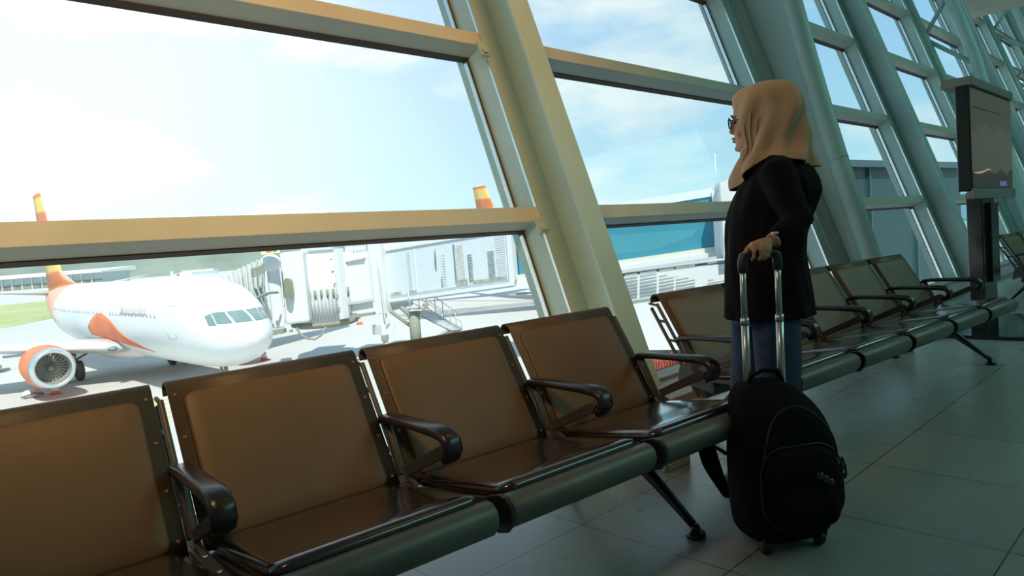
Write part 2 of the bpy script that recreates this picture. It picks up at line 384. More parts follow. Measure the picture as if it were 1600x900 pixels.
def piece_mesh(name, mb, m):
    o = mb.build(name, m); me = o.data; bpy.data.objects.remove(o); return me
def scatter(name, me, mats, parent):
    for q in mats:
        o = bpy.data.objects.new(name, me); COL.objects.link(o); o.parent = parent; o.matrix_local = q
rivet_me = piece_mesh('rivet', MB().lathe([(0.0055, 0), (0.0055, 0.0016), (0.004, 0.0024), (0.0036, 0.0012), (0.0005, 0.0012)], 12), M_rivet)
screw_me = piece_mesh('screw', MB().lathe([(0.008, 0), (0.008, 0.003), (0.004, 0.005)], 10), M_alu)
def seat_unit(x0, w, root):
    """one seat of the row: shell, cushion, backrest in the row's own frame; x0 its left end, w its width"""
    g = 0.022; xa, xb = x0+g, x0+w-g
    # seat shell profile (y, z)
    prof = [(1.93, 0.352), (1.90, 0.376), (1.80, 0.392), (1.60, 0.418), (1.48, 0.440), (1.425, 0.455), (1.398, 0.452), (1.385, 0.435)]
    low = [(1.388, 0.412), (1.41, 0.385), (1.45, 0.380), (1.48, 0.398), (1.60, 0.400), (1.80, 0.376), (1.90, 0.360)]
    sh = MB().prism([(xa, y, z) for y, z in prof+low], (xb-xa, 0, 0), True).build('seat_shell', M_shell, root, bevel=0.002)
    # aluminium front lip: bright upper band, rounded, darker underside left to the light
    lp = [(1.455, 0.4475), (1.42, 0.462), (1.395, 0.460), (1.378, 0.445), (1.372, 0.425), (1.378, 0.400), (1.398, 0.376), (1.43, 0.366), (1.47, 0.372), (1.468, 0.378), (1.435, 0.374), (1.405, 0.384), (1.388, 0.405), (1.383, 0.425)]
    MB().prism([(xa, y, z) for y, z in lp], (xb-xa-0.004, 0, 0), True).build('front_lip', M_lip, root, bevel=0.0015)
    cp = [(1.47, 0.450), (1.42, 0.466), (1.392, 0.464), (1.372, 0.448), (1.366, 0.425), (1.372, 0.398), (1.395, 0.370), (1.43, 0.360), (1.49, 0.364), (1.50, 0.40)]
    MB().prism([(xa-0.014, y, z) for y, z in cp], (0.016, 0, 0)).build('end_cap', M_cap, root, bevel=0.003)
    # cushion: rounded rectangle, domed
    N1, N2 = 14, 14
    px0, px1 = xa+0.012, xb-0.012; mb = MB(); rings = []
    def seatz(y):
        pts = sorted(prof, key=lambda p: p[0])
        for (ya, za), (yb, zb) in zip(pts, pts[1:]):
            if ya <= y <= yb: return za+(zb-za)*(y-ya)/(yb-ya+1e-9)
        return pts[-1][1]
    y0, y1 = 1.425, 1.90
    def ring(ins, dz):
        return [Vector((x, y, seatz(y)+dz)) for x, y in rrect(px0+ins, px1-ins, y0+ins, y1-ins, max(0.05-ins*0.6, 0.012), 6)]
    rings = [ring(0.0, 0.0), ring(-0.003, 0.012), ring(0.006, 0.026), ring(0.03, 0.034), ring(0.09, 0.036), ring(0.16, 0.034), ring(0.215, 0.033)]
    mb.loft(rings, True, True).build('seat_cushion', M_seatl, root)
    # back shell: straight panel that rolls over at the top
    pr = [bpt(0, 0.0, 0), bpt(0, 0.12, 0.004), bpt(0, BL-0.03, 0)]
    cy, rr_ = BL-0.012, 0.030
    roll = []
    for a in range(0, 200, 20):
        t = radians(a); roll.append((cy + rr_*sin(t), -rr_ + rr_*cos(t)))
    outer = [(0.0, 0.0), (0.12, 0.0), (BL-0.05, 0.0)] + roll
    th = 0.004
    inner = [(t, o) for t, o in outer]
    ring_o = [(t, o) for t, o in outer]
    ring_i = []
    for i, (t, o) in enumerate(outer):
        if i < 3: ring_i.append((t, o-th))
        else:
            a = radians((i-3)*20); ring_i.append((cy + (rr_-th)*sin(a), -rr_ + (rr_-th)*cos(a)))
    pf = ring_o + ring_i[::-1]
    MB().prism([bpt(xa-0.003, t, o) for t, o in pf], (xb-xa+0.006, 0, 0), True).build('back_shell', M_shell, root)
    # upholstered inset with rounded corners and soft edge
    def bring(ins, o, t0=0.02, t1=BL-0.035):
        return [bpt(x, t, o) for x, t in rrect(xa+0.032+ins, xb-0.032-ins, t0+ins, t1-ins, max(0.03-ins*0.5, 0.008), 5)]
    MB().loft([bring(0, 0.001), bring(0.002, 0.006), bring(0.010, 0.010), bring(0.05, 0.012), bring(0.15, 0.013), bring(0.2, 0.013)], True, True).build('backrest', M_leather, root)
    # rivets down both margins
    RV = []
    for xx in (xa+0.015, xb-0.015):
        for t in (BL-0.035, BL*0.66, BL*0.38, BL*0.10):
            c = bpt(xx, t, 0.0); nrm = Vector((0, bn.x, bn.y)); q = nrm.to_track_quat('Z', 'Y').to_matrix().to_4x4(); q.translation = c
            RV.append(q)
    scatter('rivet', rivet_me, RV, root)

def frame_unit(x, root, armrest=True):
    """cast side frame in the gap between two seats, with its armrest"""
    # perforated upright along the back of the seats: two rails with cross webs
    f = MB()
    a0, a1 = -0.014, -0.044
    for o in (a0, a1-0.012):
        pts = [bpt(x, t, o) for t in (-0.06, BL*0.5, BL-0.04)]
        f.tube(pts, 0.009, 8, up=(1, 0, 0))
    for t in (0.02, 0.12, 0.22, 0.33, BL-0.05):
        f.tube([bpt(x, t, a0), bpt(x, t+0.035, a1-0.012)], 0.007, 6)
    f.prism([(x-0.008, y, z) for y, z in ((1.93, 0.36), (2.01, 0.33), (1.99, 0.44), (1.955, 0.47), (1.90, 0.44), (1.80, 0.40), (1.80, 0.33))], (0.016, 0, 0))
    f.build('side_frame', M_arm, root, bevel=0.001)
    s = MB().rbox((x-0.018, 1.425, 0.385), (x+0.018, 1.90, 0.402), 0.006, 2, axis=1); s.build('gap_rail', M_arm, root)
    scatter('screw', screw_me, [Matrix.Translation((x, y, 0.403)) for y in (1.46, 1.56, 1.68, 1.80)], root)
    if not armrest: return
    # armrest: long pad that curls down at the front
    path = [(1.995, 0.575), (1.97, 0.590), (1.90, 0.595), (1.78, 0.596), (1.68, 0.597), (1.630, 0.592), (1.605, 0.575), (1.600, 0.553), (1.612, 0.533), (1.635, 0.522)]
    rings = []
    for i, (y, z) in enumerate(path):
        a = Vector(path[max(i-1, 0)]); b = Vector(path[min(i+1, len(path)-1)]); d = (b-a).normalized(); n = Vector((d.y, -d.x))
        if n.y < 0 and i < 4: n = -n
        w, t = (0.030, 0.013) if i not in (0, len(path)-1) else (0.022, 0.007)
        if i >= 4: t = 0.017
        ring = []
        for k in range(14):
            th = 2*pi*k/14; cx = abs(cos(th))**0.6*(1 if cos(th) > 0 else -1); sy = abs(sin(th))**0.7*(1 if sin(th) > 0 else -1)
            ring.append(Vector((x+w*cx, y+n.x*t*sy, z+n.y*t*sy)))
        rings.append(ring)
    # keep ring orientation consistent
    mb = MB(); mb.loft(rings, True, True)
    ar = mb.build('armrest', M_armp, root)
    b = MB()
    b.tube([(x, 1.975, 0.585), (x, 1.935, 0.50), (x, 1.90, 0.42)], [0.015, 0.016, 0.018], 8)
    b.prism([(x-0.009, y, z) for y, z in ((1.64, 0.545), (1.655, 0.518), (1.86, 0.425), (1.88, 0.45), (1.665, 0.553))], (0.018, 0, 0))
    b.build('arm_bracket', M_arm, ar, bevel=0.002)

def leg_unit(x, root):
    """V leg: hub under the beam with one long leg forward and one to the rear"""
    h = MB().rbox((x-0.035, 1.84, 0.20), (x+0.035, 1.96, 0.345), 0.02, 3, axis=0); h.build('leg_hub', M_leg, root, bevel=0.003)
    for y1, y2 in ((1.535, 1.88), (2.175, 1.93)):
        m = MB(); n = 8; rings = []
        for i in range(n+1):
            t = i/n; y = y2+(y1-y2)*t; z = 0.285 + (0.035-0.285)*(t**1.12); w = 0.026-0.011*t; hh = 0.034-0.019*t
            rings.append([Vector((x+w*sx, y, z+hh*sz)) for sx, sz in ((1, -0.6), (1, 0.6), (0.6, 1), (-0.6, 1), (-1, 0.6), (-1, -0.6), (-0.6, -1), (0.6, -1))])
        m.loft(rings, True, True); lg = m.build('leg', M_leg, root)
        q = Matrix.Translation((x, y1, 0))
        MB().lathe([(0.034, 0), (0.036, 0.006), (0.034, 0.018), (0.022, 0.024), (0.016, 0.04), (0.010, 0.05)], 20, q).build('foot', M_foot, lg)

def seat_row(label, x0, n, w, dy, legs, arms=None, first_frame=True, sy=1.0):
    r = thing('beam_seating', label, 'seating', (0, 0, 0), SE, 'rows of linked waiting seats')
    r.location = Matrix.Rotation(SE, 3, 'Z') @ Vector((x0, dy, 0))
    for k in range(n): seat_unit(k*w, w, r)
    for k in range(0 if first_frame else 1, n+1): frame_unit(k*w, r, arms is None or k in arms)
    MB().rbox((0.02, 1.86, 0.295), (n*w-0.02, 1.94, 0.35), 0.012, 3, axis=0).build('beam', M_arm, r)
    for lx in legs: leg_unit(lx-x0, r)
    return r
seat_row('dark brown leather waiting seats in the foreground, nearest row of linked seats', 0.417-2*0.616, 5, 0.616, 0.0, (-0.55, 2.0))
seat_row('dark brown linked waiting seats behind the standing woman, middle row of the three', 2.735, 5, 0.592, 0.14, (3.20, 5.61))
seat_row('dark linked waiting seats at the far right beyond the display kiosk', 8.55, 5, 0.60, 0.32, (8.95, 11.2))

# ------------------------------------------------------------------ small floor things
M_box = mat('beige_service_box', (0.42, 0.38, 0.28), 0.6, var=0.12)
def service_box(label, P, w, d, h):
    t = thing('floor_service_box', label, 'service box', (P.x, P.y, 0), SE, 'beige boxes under the seats')
    MB().prism([(0, 0, 0), (w, 0, 0), (w, 0, h), (0, 0, h)], (0, d, 0)).build('box_body', M_box, t, bevel=0.004)
    m = MB().box((0.012, -0.004, 0.012), (w-0.012, 0.0, h-0.012)); m.build('face_plate', mat('beige_plate', (0.46, 0.40, 0.28), 0.5, var=0.1), t, bevel=0.001)
    scatter('screw', screw_me, [Matrix.Translation((a, -0.004, b)) @ Matrix.Rotation(pi/2, 4, 'X') for a, b in ((0.03, 0.03), (w-0.03, 0.03), (0.03, h-0.03), (w-0.03, h-0.03))], t)
p1 = atz(1040, 740, 0); service_box('beige floor box under the right end of the nearest seat row', p1, 0.19, 0.26, 0.17)
p2 = atz(1415, 555, 0); service_box('beige floor box under the middle seat row, beyond the woman', p2-Vector((0.0, 0, 0)), 0.17, 0.24, 0.17)
tag(MB().lathe([(0.040, 0), (0.041, 0.008), (0.034, 0.016), (0.014, 0.022), (0.012, 0.034), (0.004, 0.038)], 24, Matrix.Translation((2.42, 2.0, 0))).build('chrome_floor_socket', mat('chrome', (0.7, 0.75, 0.75), 0.12, 1.0)),
    'round chrome cap on the floor behind the front leg of the nearest seats', 'floor cap')

# ------------------------------------------------------------------ display kiosk
M_kbase = mat('black_kiosk_gloss', (0.012, 0.013, 0.014), 0.12, var=0.1, spec=0.6)
M_kframe = mat('grey_kiosk_hood', (0.30, 0.30, 0.26), 0.45, 0.3, var=0.1)
def screen_mat():
    m = bpy.data.materials.new('screen_picture'); m.use_nodes = True; t = m.node_tree; b = t.nodes['Principled BSDF']
    tc = t.nodes.new('ShaderNodeTexCoord'); sp = t.nodes.new('ShaderNodeSeparateXYZ'); t.links.new(tc.outputs['Object'], sp.inputs[0])
    nz = t.nodes.new('ShaderNodeTexNoise'); nz.inputs['Scale'].default_value = 2.4; nz.inputs['Detail'].default_value = 5; t.links.new(tc.outputs['Object'], nz.inputs[0])
    def mth(op, a, b_=None):
        n = t.nodes.new('ShaderNodeMath'); n.operation = op
        for i, v in enumerate((a, b_)):
            if v is None: continue
            if isinstance(v, (int, float)): n.inputs[i].default_value = v
            else: t.links.new(v, n.inputs[i])
        return n.outputs[0]
    hz = mth('ADD', sp.outputs[2], mth('MULTIPLY', mth('SUBTRACT', nz.outputs[0], 0.5), 0.35))
    cr = t.nodes.new('ShaderNodeValToRGB'); el = cr.color_ramp.elements
    el[0].position = 0.0; el[0].color = (0.020, 0.028, 0.028, 1); el[1].position = 1.0; el[1].color = (0.050, 0.062, 0.042, 1)
    for p, c in ((0.17, (0.022, 0.03, 0.028)), (0.19, (0.062, 0.075, 0.055)), (0.60, (0.065, 0.08, 0.06)), (0.66, (0.048, 0.06, 0.042))):
        e = el.new(p); e.color = (*c, 1)
    mr = t.nodes.new('ShaderNodeMapRange'); mr.inputs[1].default_value = 1.27; mr.inputs[2].default_value = 2.08; t.links.new(hz, mr.inputs[0]); t.links.new(mr.outputs[0], cr.inputs[0])
    t.links.new(cr.outputs[0], b.inputs['Emission Color']); b.inputs['Emission Strength'].default_value = 0.8
    b.inputs['Base Color'].default_value = (0.01, 0.012, 0.012, 1); b.inputs['Roughness'].default_value = 0.12
    return m
KX, KY = 7.32, 1.55
k = thing('display_kiosk', 'tall black display kiosk with landscape screen on a pole, beyond the seat rows', 'display screen', (KX, KY, 0), 0)
KW = lambda mb, n, m, **a: mb.build(n, m, k, world=True, **a)
sx0, sx1, sy = 6.63, 8.10, 1.50
b = MB(); q = []
for x, y in rrect(6.80, 8.30, 1.15, 2.02, 0.12, 8): q.append((x, y, 0.0))
KW(MB().prism(q, (0, 0, 0.03)), 'base_plate', M_kbase, bevel=0.004)
KW(MB().rbox((7.02, 1.52, 0.03), (7.46, 1.64, 1.24), 0.01, 2), 'pole', M_kbase)
KW(MB().rbox((7.18, 1.49, 0.45), (7.44, 1.521, 1.14), 0.006, 2), 'access_panel', mat('kiosk_panel', (0.03, 0.035, 0.035), 0.2))
KW(MB().rbox((sx0, sy, 1.245), (sx1, sy+0.10, 2.10), 0.008, 2), 'screen_housing', M_kbase)
sc_ = KW(MB().box((sx0+0.02, sy-0.004, 1.27), (sx1-0.03, sy, 2.075)), 'screen', screen_mat())
KW(MB().box((sx0-0.0, sy-0.02, 2.095), (sx1+0.0, sy+0.20, 2.165)), 'hood', M_kframe, bevel=0.004)
KW(MB().box((sx0+0.0, sy-0.02, 1.18), (sx1, sy+0.04, 1.262)), 'bottom_rail', M_kframe, bevel=0.004)
g = MB().tube([(sx0+0.05, sy-0.0055, 1.395), (sx0+0.16, sy-0.0055, 1.392), (sx0+0.30, sy-0.0055, 1.40), (sx0+0.42, sy-0.0055, 1.412), (sx0+0.48, sy-0.0055, 1.425), (sx0+0.60, sy-0.0055, 1.425)], [0.003, 0.006, 0.007, 0.005, 0.006, 0.002], 6)
g.build('sunset_streak', mat('screen_orange', (0.3, 0.2, 0.1), 0.5, emit=(1.0, 0.55, 0.25, 0.45)), sc_, world=True)
g = MB().box((sx0+0.93, sy-0.0055, 1.285), (sx0+1.18, sy-0.004, 1.33)); g.build('screen_logo', mat('screen_purple', (0.1, 0.08, 0.2), 0.5, emit=(0.28, 0.20, 0.60, 0.35)), sc_, world=True)
g = MB().box((sx0+0.06, sy-0.0055, 1.925), (sx0+1.0, sy-0.0042, 1.93), ); g.build('screen_line', mat('screen_dark', (0.01, 0.01, 0.01), 0.5), sc_, world=True)

# ------------------------------------------------------------------ trolley backpack
M_cloth = mat('black_nylon', (0.0045, 0.0045, 0.0052), 0.8, var=0.3, bump=0.25, bscale=140, spec=0.12)
M_zip = mat('black_zip_tape', (0.007, 0.007, 0.008), 0.5, var=0.2)
M_bar = mat('silver_handle_bar', (0.55, 0.60, 0.58), 0.28, 0.85, var=0.08)
M_grip = mat('black_rubber_grip', (0.03, 0.035, 0.036), 0.45, var=0.1)
BAZ = radians(-32)
wl, wr_ = atz(1205, 858, 0), atz(1290, 842, 0)
bw = Vector((cos(BAZ), sin(BAZ), 0)); bb = Vector((-sin(BAZ), cos(BAZ), 0))     # width axis, backwards axis
BO = (wl+wr_)/2 + bb*0.035 - bw*0.036
case = thing('trolley_backpack', 'black wheeled backpack with its telescopic handle pulled up, beside the woman', 'luggage', (BO.x, BO.y, 0), BAZ)
# case local: x width, y backwards (away from the front pocket), z up
def cbody():
    rows = [  # z, half width, front y, back y, centre x
        (0.024, 0.090, -0.050, 0.100, 0.0), (0.030, 0.125, -0.080, 0.115, 0.0), (0.060, 0.155, -0.110, 0.125, 0.0), (0.12, 0.174, -0.132, 0.105, 0.0),
        (0.24, 0.180, -0.140, 0.105, 0.0), (0.33, 0.178, -0.135, 0.105, 0.0), (0.41, 0.168, -0.115, 0.105, 0.0),
        (0.47, 0.150, -0.085, 0.105, -0.006), (0.515, 0.125, -0.045, 0.125, -0.012), (0.545, 0.098, -0.005, 0.118, -0.018), (0.562, 0.068, 0.02, 0.11, -0.022), (0.568, 0.035, 0.04, 0.095, -0.022)]
    rings = []
    for z, hw, yf, yb, cx in rows:
        r = []
        for i in range(36):
            t = 2*pi*i/36; c, s_ = cos(t), sin(t)
            e = 0.62; cx_ = abs(c)**e*(1 if c > 0 else -1); sy_ = abs(s_)**e*(1 if s_ > 0 else -1)
            cy = (yf+yb)/2; hy = (yb-yf)/2
            wob = 0.003*noise.noise(Vector((cx_*2, sy_*2, z*14)))
            r.append((cx+(hw+wob)*cx_, cy+(hy+wob)*sy_, z))
        rings.append(r)
    return MB().loft(rings, True, True)
cb_ = lambda mb, n, m, p=None, **a: mb.build(n, m, p or case, **a)
bag = cb_(cbody(), 'bag_body', M_cloth, sub=1)
# front pocket, domed
def panel(z0, z1, hw, y, dep, cx=0.0, top_r=0.10, lean=0.0):
    rings = []
    for ins, dy in ((0, 0.02), (0.0, 0.0), (0.006, -dep*0.6), (0.025, -dep), (0.07, -dep*1.15)):
        p = rrect(cx-hw+ins, cx+hw-ins, z0+ins, z1-ins, max(top_r-ins*0.6, 0.01), 6)
        rings.append([(x, y+dy+lean*max(0, z-z0)**2, z) for x, z in p])
    return MB().loft(rings, True, True)
cb_(panel(0.10, 0.37, 0.145, -0.13, 0.030, 0.0, 0.09, 0.25), 'front_pocket', M_cloth)
cb_(panel(0.11, 0.24, 0.115, -0.158, 0.020, 0.0, 0.045, 0.2), 'lower_pocket', M_cloth)
def arc(z0, z1, hw, y, r, lean): return [(x, y+lean*max(0, z-z0)**2, z) for x, z in rrect(-hw, hw, z0, z1, r, 8)]
zp = MB(); zp.tube(arc(0.105, 0.375, 0.148, -0.138, 0.09, 0.25), 0.0035, 6, loop=True, caps=False)
a = [(hw*cos(t), -0.128+0.09*max(0, (0.30+0.20*sin(t))-0.40)*4.0, 0.30+0.20*sin(t)) for hw, t in [(0.138, radians(10+160*i/24)) for i in range(25)]]
zp.tube(a, 0.003, 6); cb_(zp, 'zip_piping', M_zip, smooth=True)
z2 = MB().rbox((0.160, -0.085, 0.225), (0.200, -0.079, 0.243), 0.003, 2); z2.tube([(0.186, -0.082, 0.30), (0.196, -0.083, 0.27), (0.199, -0.083, 0.235)], 0.004, 6); z2.tube([(0.180, -0.06, 0.31), (0.193, -0.066, 0.285), (0.199, -0.07, 0.25)], 0.0035, 6)
cb_(z2, 'zip_puller', M_zip)
bd_ = MB()
for i in range(3): bd_.ball((0.035+0.018*i, -0.176, 0.285-0.012*i), (0.014, 0.008, 0.014), 12)
cb_(bd_, 'badge', mat('dark_badge', (0.03, 0.03, 0.032), 0.2))
# carry loop on top
cb_(MB().tube([(-0.075, 0.05, 0.545), (-0.06, 0.045, 0.585), (-0.02, 0.04, 0.602), (0.03, 0.04, 0.598), (0.055, 0.045, 0.560), (0.06, 0.05, 0.54)], [0.008, 0.011, 0.013, 0.013, 0.011, 0.008], 10, flat=0.6), 'carry_loop', M_cloth)
# shoulder strap curving out of the back panel
st = MB(); pts = []
for i in range(15):
    t = i/14; z = 0.475-0.345*t; y = 0.125+0.135*sin(pi*min(1, t*1.04))**0.75; x = -0.13-0.01*sin(pi*t)
    pts.append(Vector((x, y, z)))
rings = []
for i, p in enumerate(pts):
    d = (pts[min(i+1, 14)]-pts[max(i-1, 0)]).normalized(); n_ = Vector((1, 0, 0)); m_ = d.cross(n_).normalized()
    w = 0.036 if i < 11 else 0.036-0.005*(i-10); tk = 0.009
    rings.append([p+n_*w*sx+m_*tk*sz for sx, sz in ((1, -.5), (1, .5), (.8, 1), (-.8, 1), (-1, .5), (-1, -.5), (-.8, -1), (.8, -1))])
st.loft(rings, True, True); cb_(st, 'shoulder_strap', M_cloth, sub=1)
st = MB().tube([(-0.13, 0.240, 0.30), (-0.13, 0.17, 0.298), (-0.13, 0.12, 0.295)], 0.012, 8, flat=0.35); cb_(st, 'strap_webbing', M_zip)
# wheels
for wx in (-0.105, 0.098):
    q = Matrix.Translation((wx, -0.06, 0.027)) @ Matrix.Rotation(pi/2, 4, 'Y')
    w_ = cb_(MB().lathe([(0.012, -0.013), (0.024, -0.012), (0.027, -0.006), (0.027, 0.006), (0.024, 0.012), (0.012, 0.013)], 24, q), 'wheel', M_foot)
    MB().prism([(wx-0.018, y, z) for y, z in ((-0.075, 0.024), (-0.045, 0.024), (-0.02, 0.075), (-0.09, 0.075))], (0.004, 0, 0)).prism([(wx+0.014, y, z) for y, z in ((-0.075, 0.024), (-0.045, 0.024), (-0.02, 0.075), (-0.09, 0.075))], (0.004, 0, 0)).build('wheel_fork', M_cap, w_)
for wx in (-0.06, 0.06):
    cb_(MB().rbox((wx-0.015, 0.03, 0.0), (wx+0.015, 0.06, 0.07), 0.008, 3), 'rear_skid', M_cap)
# telescopic handle: two stages and a grip
ZB = 0.56; lean = 0.030
def hp(x, z): return Vector((x, 0.062-lean*(z-ZB), z))
TOPZ = 0.985
hx = 0.067
for sx in (-hx, hx):
    lo = MB().tube([hp(sx, 0.45), hp(sx, 0.775)], 0.0135, 12, flat=0.8); o = cb_(lo, 'lower_tube', M_bar)
    MB().tube([hp(sx, 0.765), hp(sx, 0.79)], 0.0148, 12, flat=0.8).build('tube_collar', M_bar, o)
    cb_(MB().tube([hp(sx, 0.775), hp(sx, TOPZ)], 0.0108, 12, flat=0.8), 'upper_tube', M_bar)
gp = MB()
rings = []
path = [(-hx, TOPZ-0.035), (-hx, TOPZ), (-hx+0.006, TOPZ+0.018), (-hx+0.022, TOPZ+0.026), (0, TOPZ+0.028), (hx-0.022, TOPZ+0.026), (hx-0.006, TOPZ+0.018), (hx, TOPZ), (hx, TOPZ-0.035)]
gp.tube([hp(x, z) for x, z in path], [0.0165, 0.0175, 0.018, 0.0165, 0.0155, 0.0165, 0.018, 0.0175, 0.0165], 14, up=(0, 1, 0.01))
cb_(gp, 'handle_grip', M_grip)

# ------------------------------------------------------------------ the woman
M_skin = mat('skin', (0.48, 0.285, 0.17), 0.5, var=0.08, vscale=14, spec=0.4)
M_hijab = mat('tan_hijab_cloth', (0.46, 0.33, 0.205), 0.8, var=0.12, vscale=10, bump=0.10, bscale=400, sheen=0.1)
M_card = mat('black_knit', (0.009, 0.0075, 0.009), 0.9, var=0.25, bump=0.2, bscale=300, spec=0.12)
M_jeans = mat('blue_denim', (0.030, 0.062, 0.125), 0.8, var=0.35, vscale=22, bump=0.15, bscale=500)
DW = 2.74; KPX = DW/FPX
W0 = atd(1203, 450, DW); VA = math.atan2(W0.y, W0.x)
FAZ = VA+radians(90-10)                      # the way she faces
# person frame: x = forward, y = her left (towards the camera), z up
wom = thing('person', 'woman in tan hijab, glasses, black cardigan and jeans, one hand on the luggage handle', 'person', (W0.x, W0.y, 0), FAZ)
WM = wm(wom); WI = WM.inverted()
def zpx(v, u=1203, d=DW): return atd(u, v, d).z
def fpx(u): return (1203-u)*KPX
def wpt(u, v, d): return WI @ atd(u, v, d)
HS = Vector((fpx(1213), 0, 0))             # head column
def ell(cx, cy, rx, ry, z, n=28, e=1.0):
    return [Vector((cx+rx*(abs(cos(2*pi*i/n))**e)*(1 if cos(2*pi*i/n) > 0 else -1), cy+ry*(abs(sin(2*pi*i/n))**e)*(1 if sin(2*pi*i/n) > 0 else -1), z)) for i in range(n)]
# ---- body
B = MB()
hx0 = fpx(1197)                             # head centre
hz = zpx(190)
def head():
    m = MB(); rings = []
    #      z rel, front x, back x, half width
    rows = [(-0.118, 0.046, -0.02, 0.026), (-0.110, 0.074, -0.045, 0.040), (-0.095, 0.083, -0.062, 0.052), (-0.075, 0.082, -0.075, 0.059), (-0.055, 0.083, -0.083, 0.063), (-0.035, 0.084, -0.088, 0.066),
            (-0.012, 0.084, -0.092, 0.069), (0.008, 0.083, -0.095, 0.071), (0.03, 0.086, -0.096, 0.073), (0.055, 0.084, -0.094, 0.072), (0.08, 0.072, -0.084, 0.064), (0.098, 0.05, -0.062, 0.048), (0.108, 0.02, -0.03, 0.024)]
    for z, f_, b_, w_ in rows:
        cx = (f_+b_)/2; rings.append(ell(hx0+cx, 0, (f_-b_)/2, w_, hz+z, 28, 0.92))
    m.loft(rings, True)
    # nose, lips, chin, brow, ears
    m.loft([ell(hx0+0.084, 0, 0.008, 0.007, hz+0.012, 10), ell(hx0+0.090, 0, 0.010, 0.009, hz-0.008, 10), ell(hx0+0.096, 0, 0.012, 0.013, hz-0.024, 10), ell(hx0+0.093, 0, 0.012, 0.016, hz-0.034, 10), ell(hx0+0.084, 0, 0.008, 0.010, hz-0.040, 10)], True)
    m.ball((hx0+0.086, 0, hz-0.056), (0.009, 0.021, 0.006), 12)
    m.ball((hx0+0.084, 0, hz-0.067), (0.009, 0.018, 0.006), 12)
    m.ball((hx0+0.078, 0, hz-0.096), (0.012, 0.018, 0.012), 12)
    for s in (-1, 1):
        m.ball((hx0+0.078, s*0.030, hz+0.022), (0.009, 0.022, 0.006), 12)
        m.ball((hx0-0.006, s*0.072, hz-0.018), (0.014, 0.008, 0.026), 12)
        m.ball((hx0+0.058, s*0.038, hz-0.040), (0.018, 0.020, 0.022), 12)
    m.tube([(hx0-0.02, 0, hz-0.06), (hx0-0.03, 0, hz-0.14), (hx0-0.045, 0, hz-0.20)], [0.052, 0.050, 0.062], 18)
    return m
hm = head(); B.add(hm.v, hm.f, True)
# torso under the clothes
zs_ = [(hz-0.155, 0.045, 0.055), (hz-0.19, 0.050, 0.09), (hz-0.22, 0.060, 0.12), (hz-0.30, 0.070, 0.125), (hz-0.42, 0.080, 0.12), (hz-0.52, 0.085, 0.125), (hz-0.62, 0.085, 0.13), (hz-0.70, 0.085, 0.13), (0.80, 0.065, 0.11)]
B.loft([ell(fpx(1222 if z > hz-0.35 else 1205), 0, rx, ry, z, 24) for z, rx, ry in zs_], True)
# legs
LK = [(1, Vector((fpx(1215), 0.085, 0))), (-1, Vector((fpx(1160), -0.075, 0)))]
for s, p in LK:
    hipx = fpx(1214) if s > 0 else fpx(1172)
    B.tube([(hipx, s*0.08, 0.84), (hipx*0.6+p.x*0.4, s*0.082, 0.62), (p.x+0.01, s*0.085, 0.46), (p.x-0.02, s*0.08, 0.26), (p.x-0.03, s*0.08, 0.08)], [0.060, 0.056, 0.046, 0.040, 0.032], 16)
    B.ball((p.x+0.03, s*0.085, 0.055), (0.10, 0.035, 0.03), 14)
# arm joints (left arm holds the handle)
G = BO + bb*(hp(0, TOPZ+0.027).y) + Vector((0, 0, TOPZ+0.027))       # grip centre in the world
gw = bw                                                              # grip axis
Gl = WI @ G; ga = (WI.to_3x3() @ bw).normalized(); gn = (WI.to_3x3() @ (-bb)).normalized(); up = Vector((0, 0, 1))
SHL = Vector((fpx(1230), 0.150, zpx(278))); ELB = Vector((fpx(1260), 0.215, zpx(348)))
WRI = Gl + ga*0.040 - gn*0.018 + up*0.046
WRI = Gl + ga*0.050 + gn*0.002 + up*0.034
B.tube([SHL+Vector((0, -0.03, 0.0)), SHL*0.5+ELB*0.5, ELB, ELB*0.6+WRI*0.4, WRI], [0.052, 0.043, 0.036, 0.034, 0.024], 14)
# hand: palm behind and over the grip, four fingers wrapped over the front, thumb out to the side
def G3(a, n, u): return Gl + ga*a + gn*n + up*u
pal = [(0.052, 0.002, 0.050, 0.026, 0.017), (0.034, 0.001, 0.042, 0.030, 0.016), (0.012, 0.004, 0.034, 0.036, 0.014), (-0.008, 0.006, 0.030, 0.037, 0.013)]
# palm as a thick plate from the wrist to the knuckle line
kn = [G3(-0.036, 0.016, 0.030), G3(-0.014, 0.020, 0.033), G3(0.007, 0.020, 0.031), G3(0.026, 0.016, 0.026)]
for i, kp in enumerate(kn):
    B.tube([WRI + ga*(-0.012+0.006*i) + up*(0.002-0.003*i), WRI*0.45+kp*0.55+up*0.004, kp], [0.016, 0.0145, 0.0112], 10)
B.tube([kn[0], kn[1], kn[2], kn[3]], 0.0105, 10)
B.tube([G3(-0.03, -0.006, 0.026), G3(0.0, -0.006, 0.028), G3(0.03, -0.002, 0.030)], 0.013, 10)
flen = [0.95, 1.05, 1.0, 0.82]
for i, kp in enumerate(kn):
    f_ = flen[i]; dx = (-0.001, 0.0, -0.001, -0.004)[i]
    p1_ = kp + gn*0.012 + up*(-0.022*f_) + ga*dx
    p2_ = p1_ + gn*(-0.002) + up*(-0.022*f_) + ga*dx
    p3_ = p2_ + gn*(-0.014) + up*(-0.010*f_)
    B.tube([kp, kp*0.5+p1_*0.5+gn*0.003, p1_, p2_, p3_, p3_-gn*0.004+up*0.001], [0.0102, 0.0094, 0.0090, 0.0082, 0.0074, 0.004], 10)
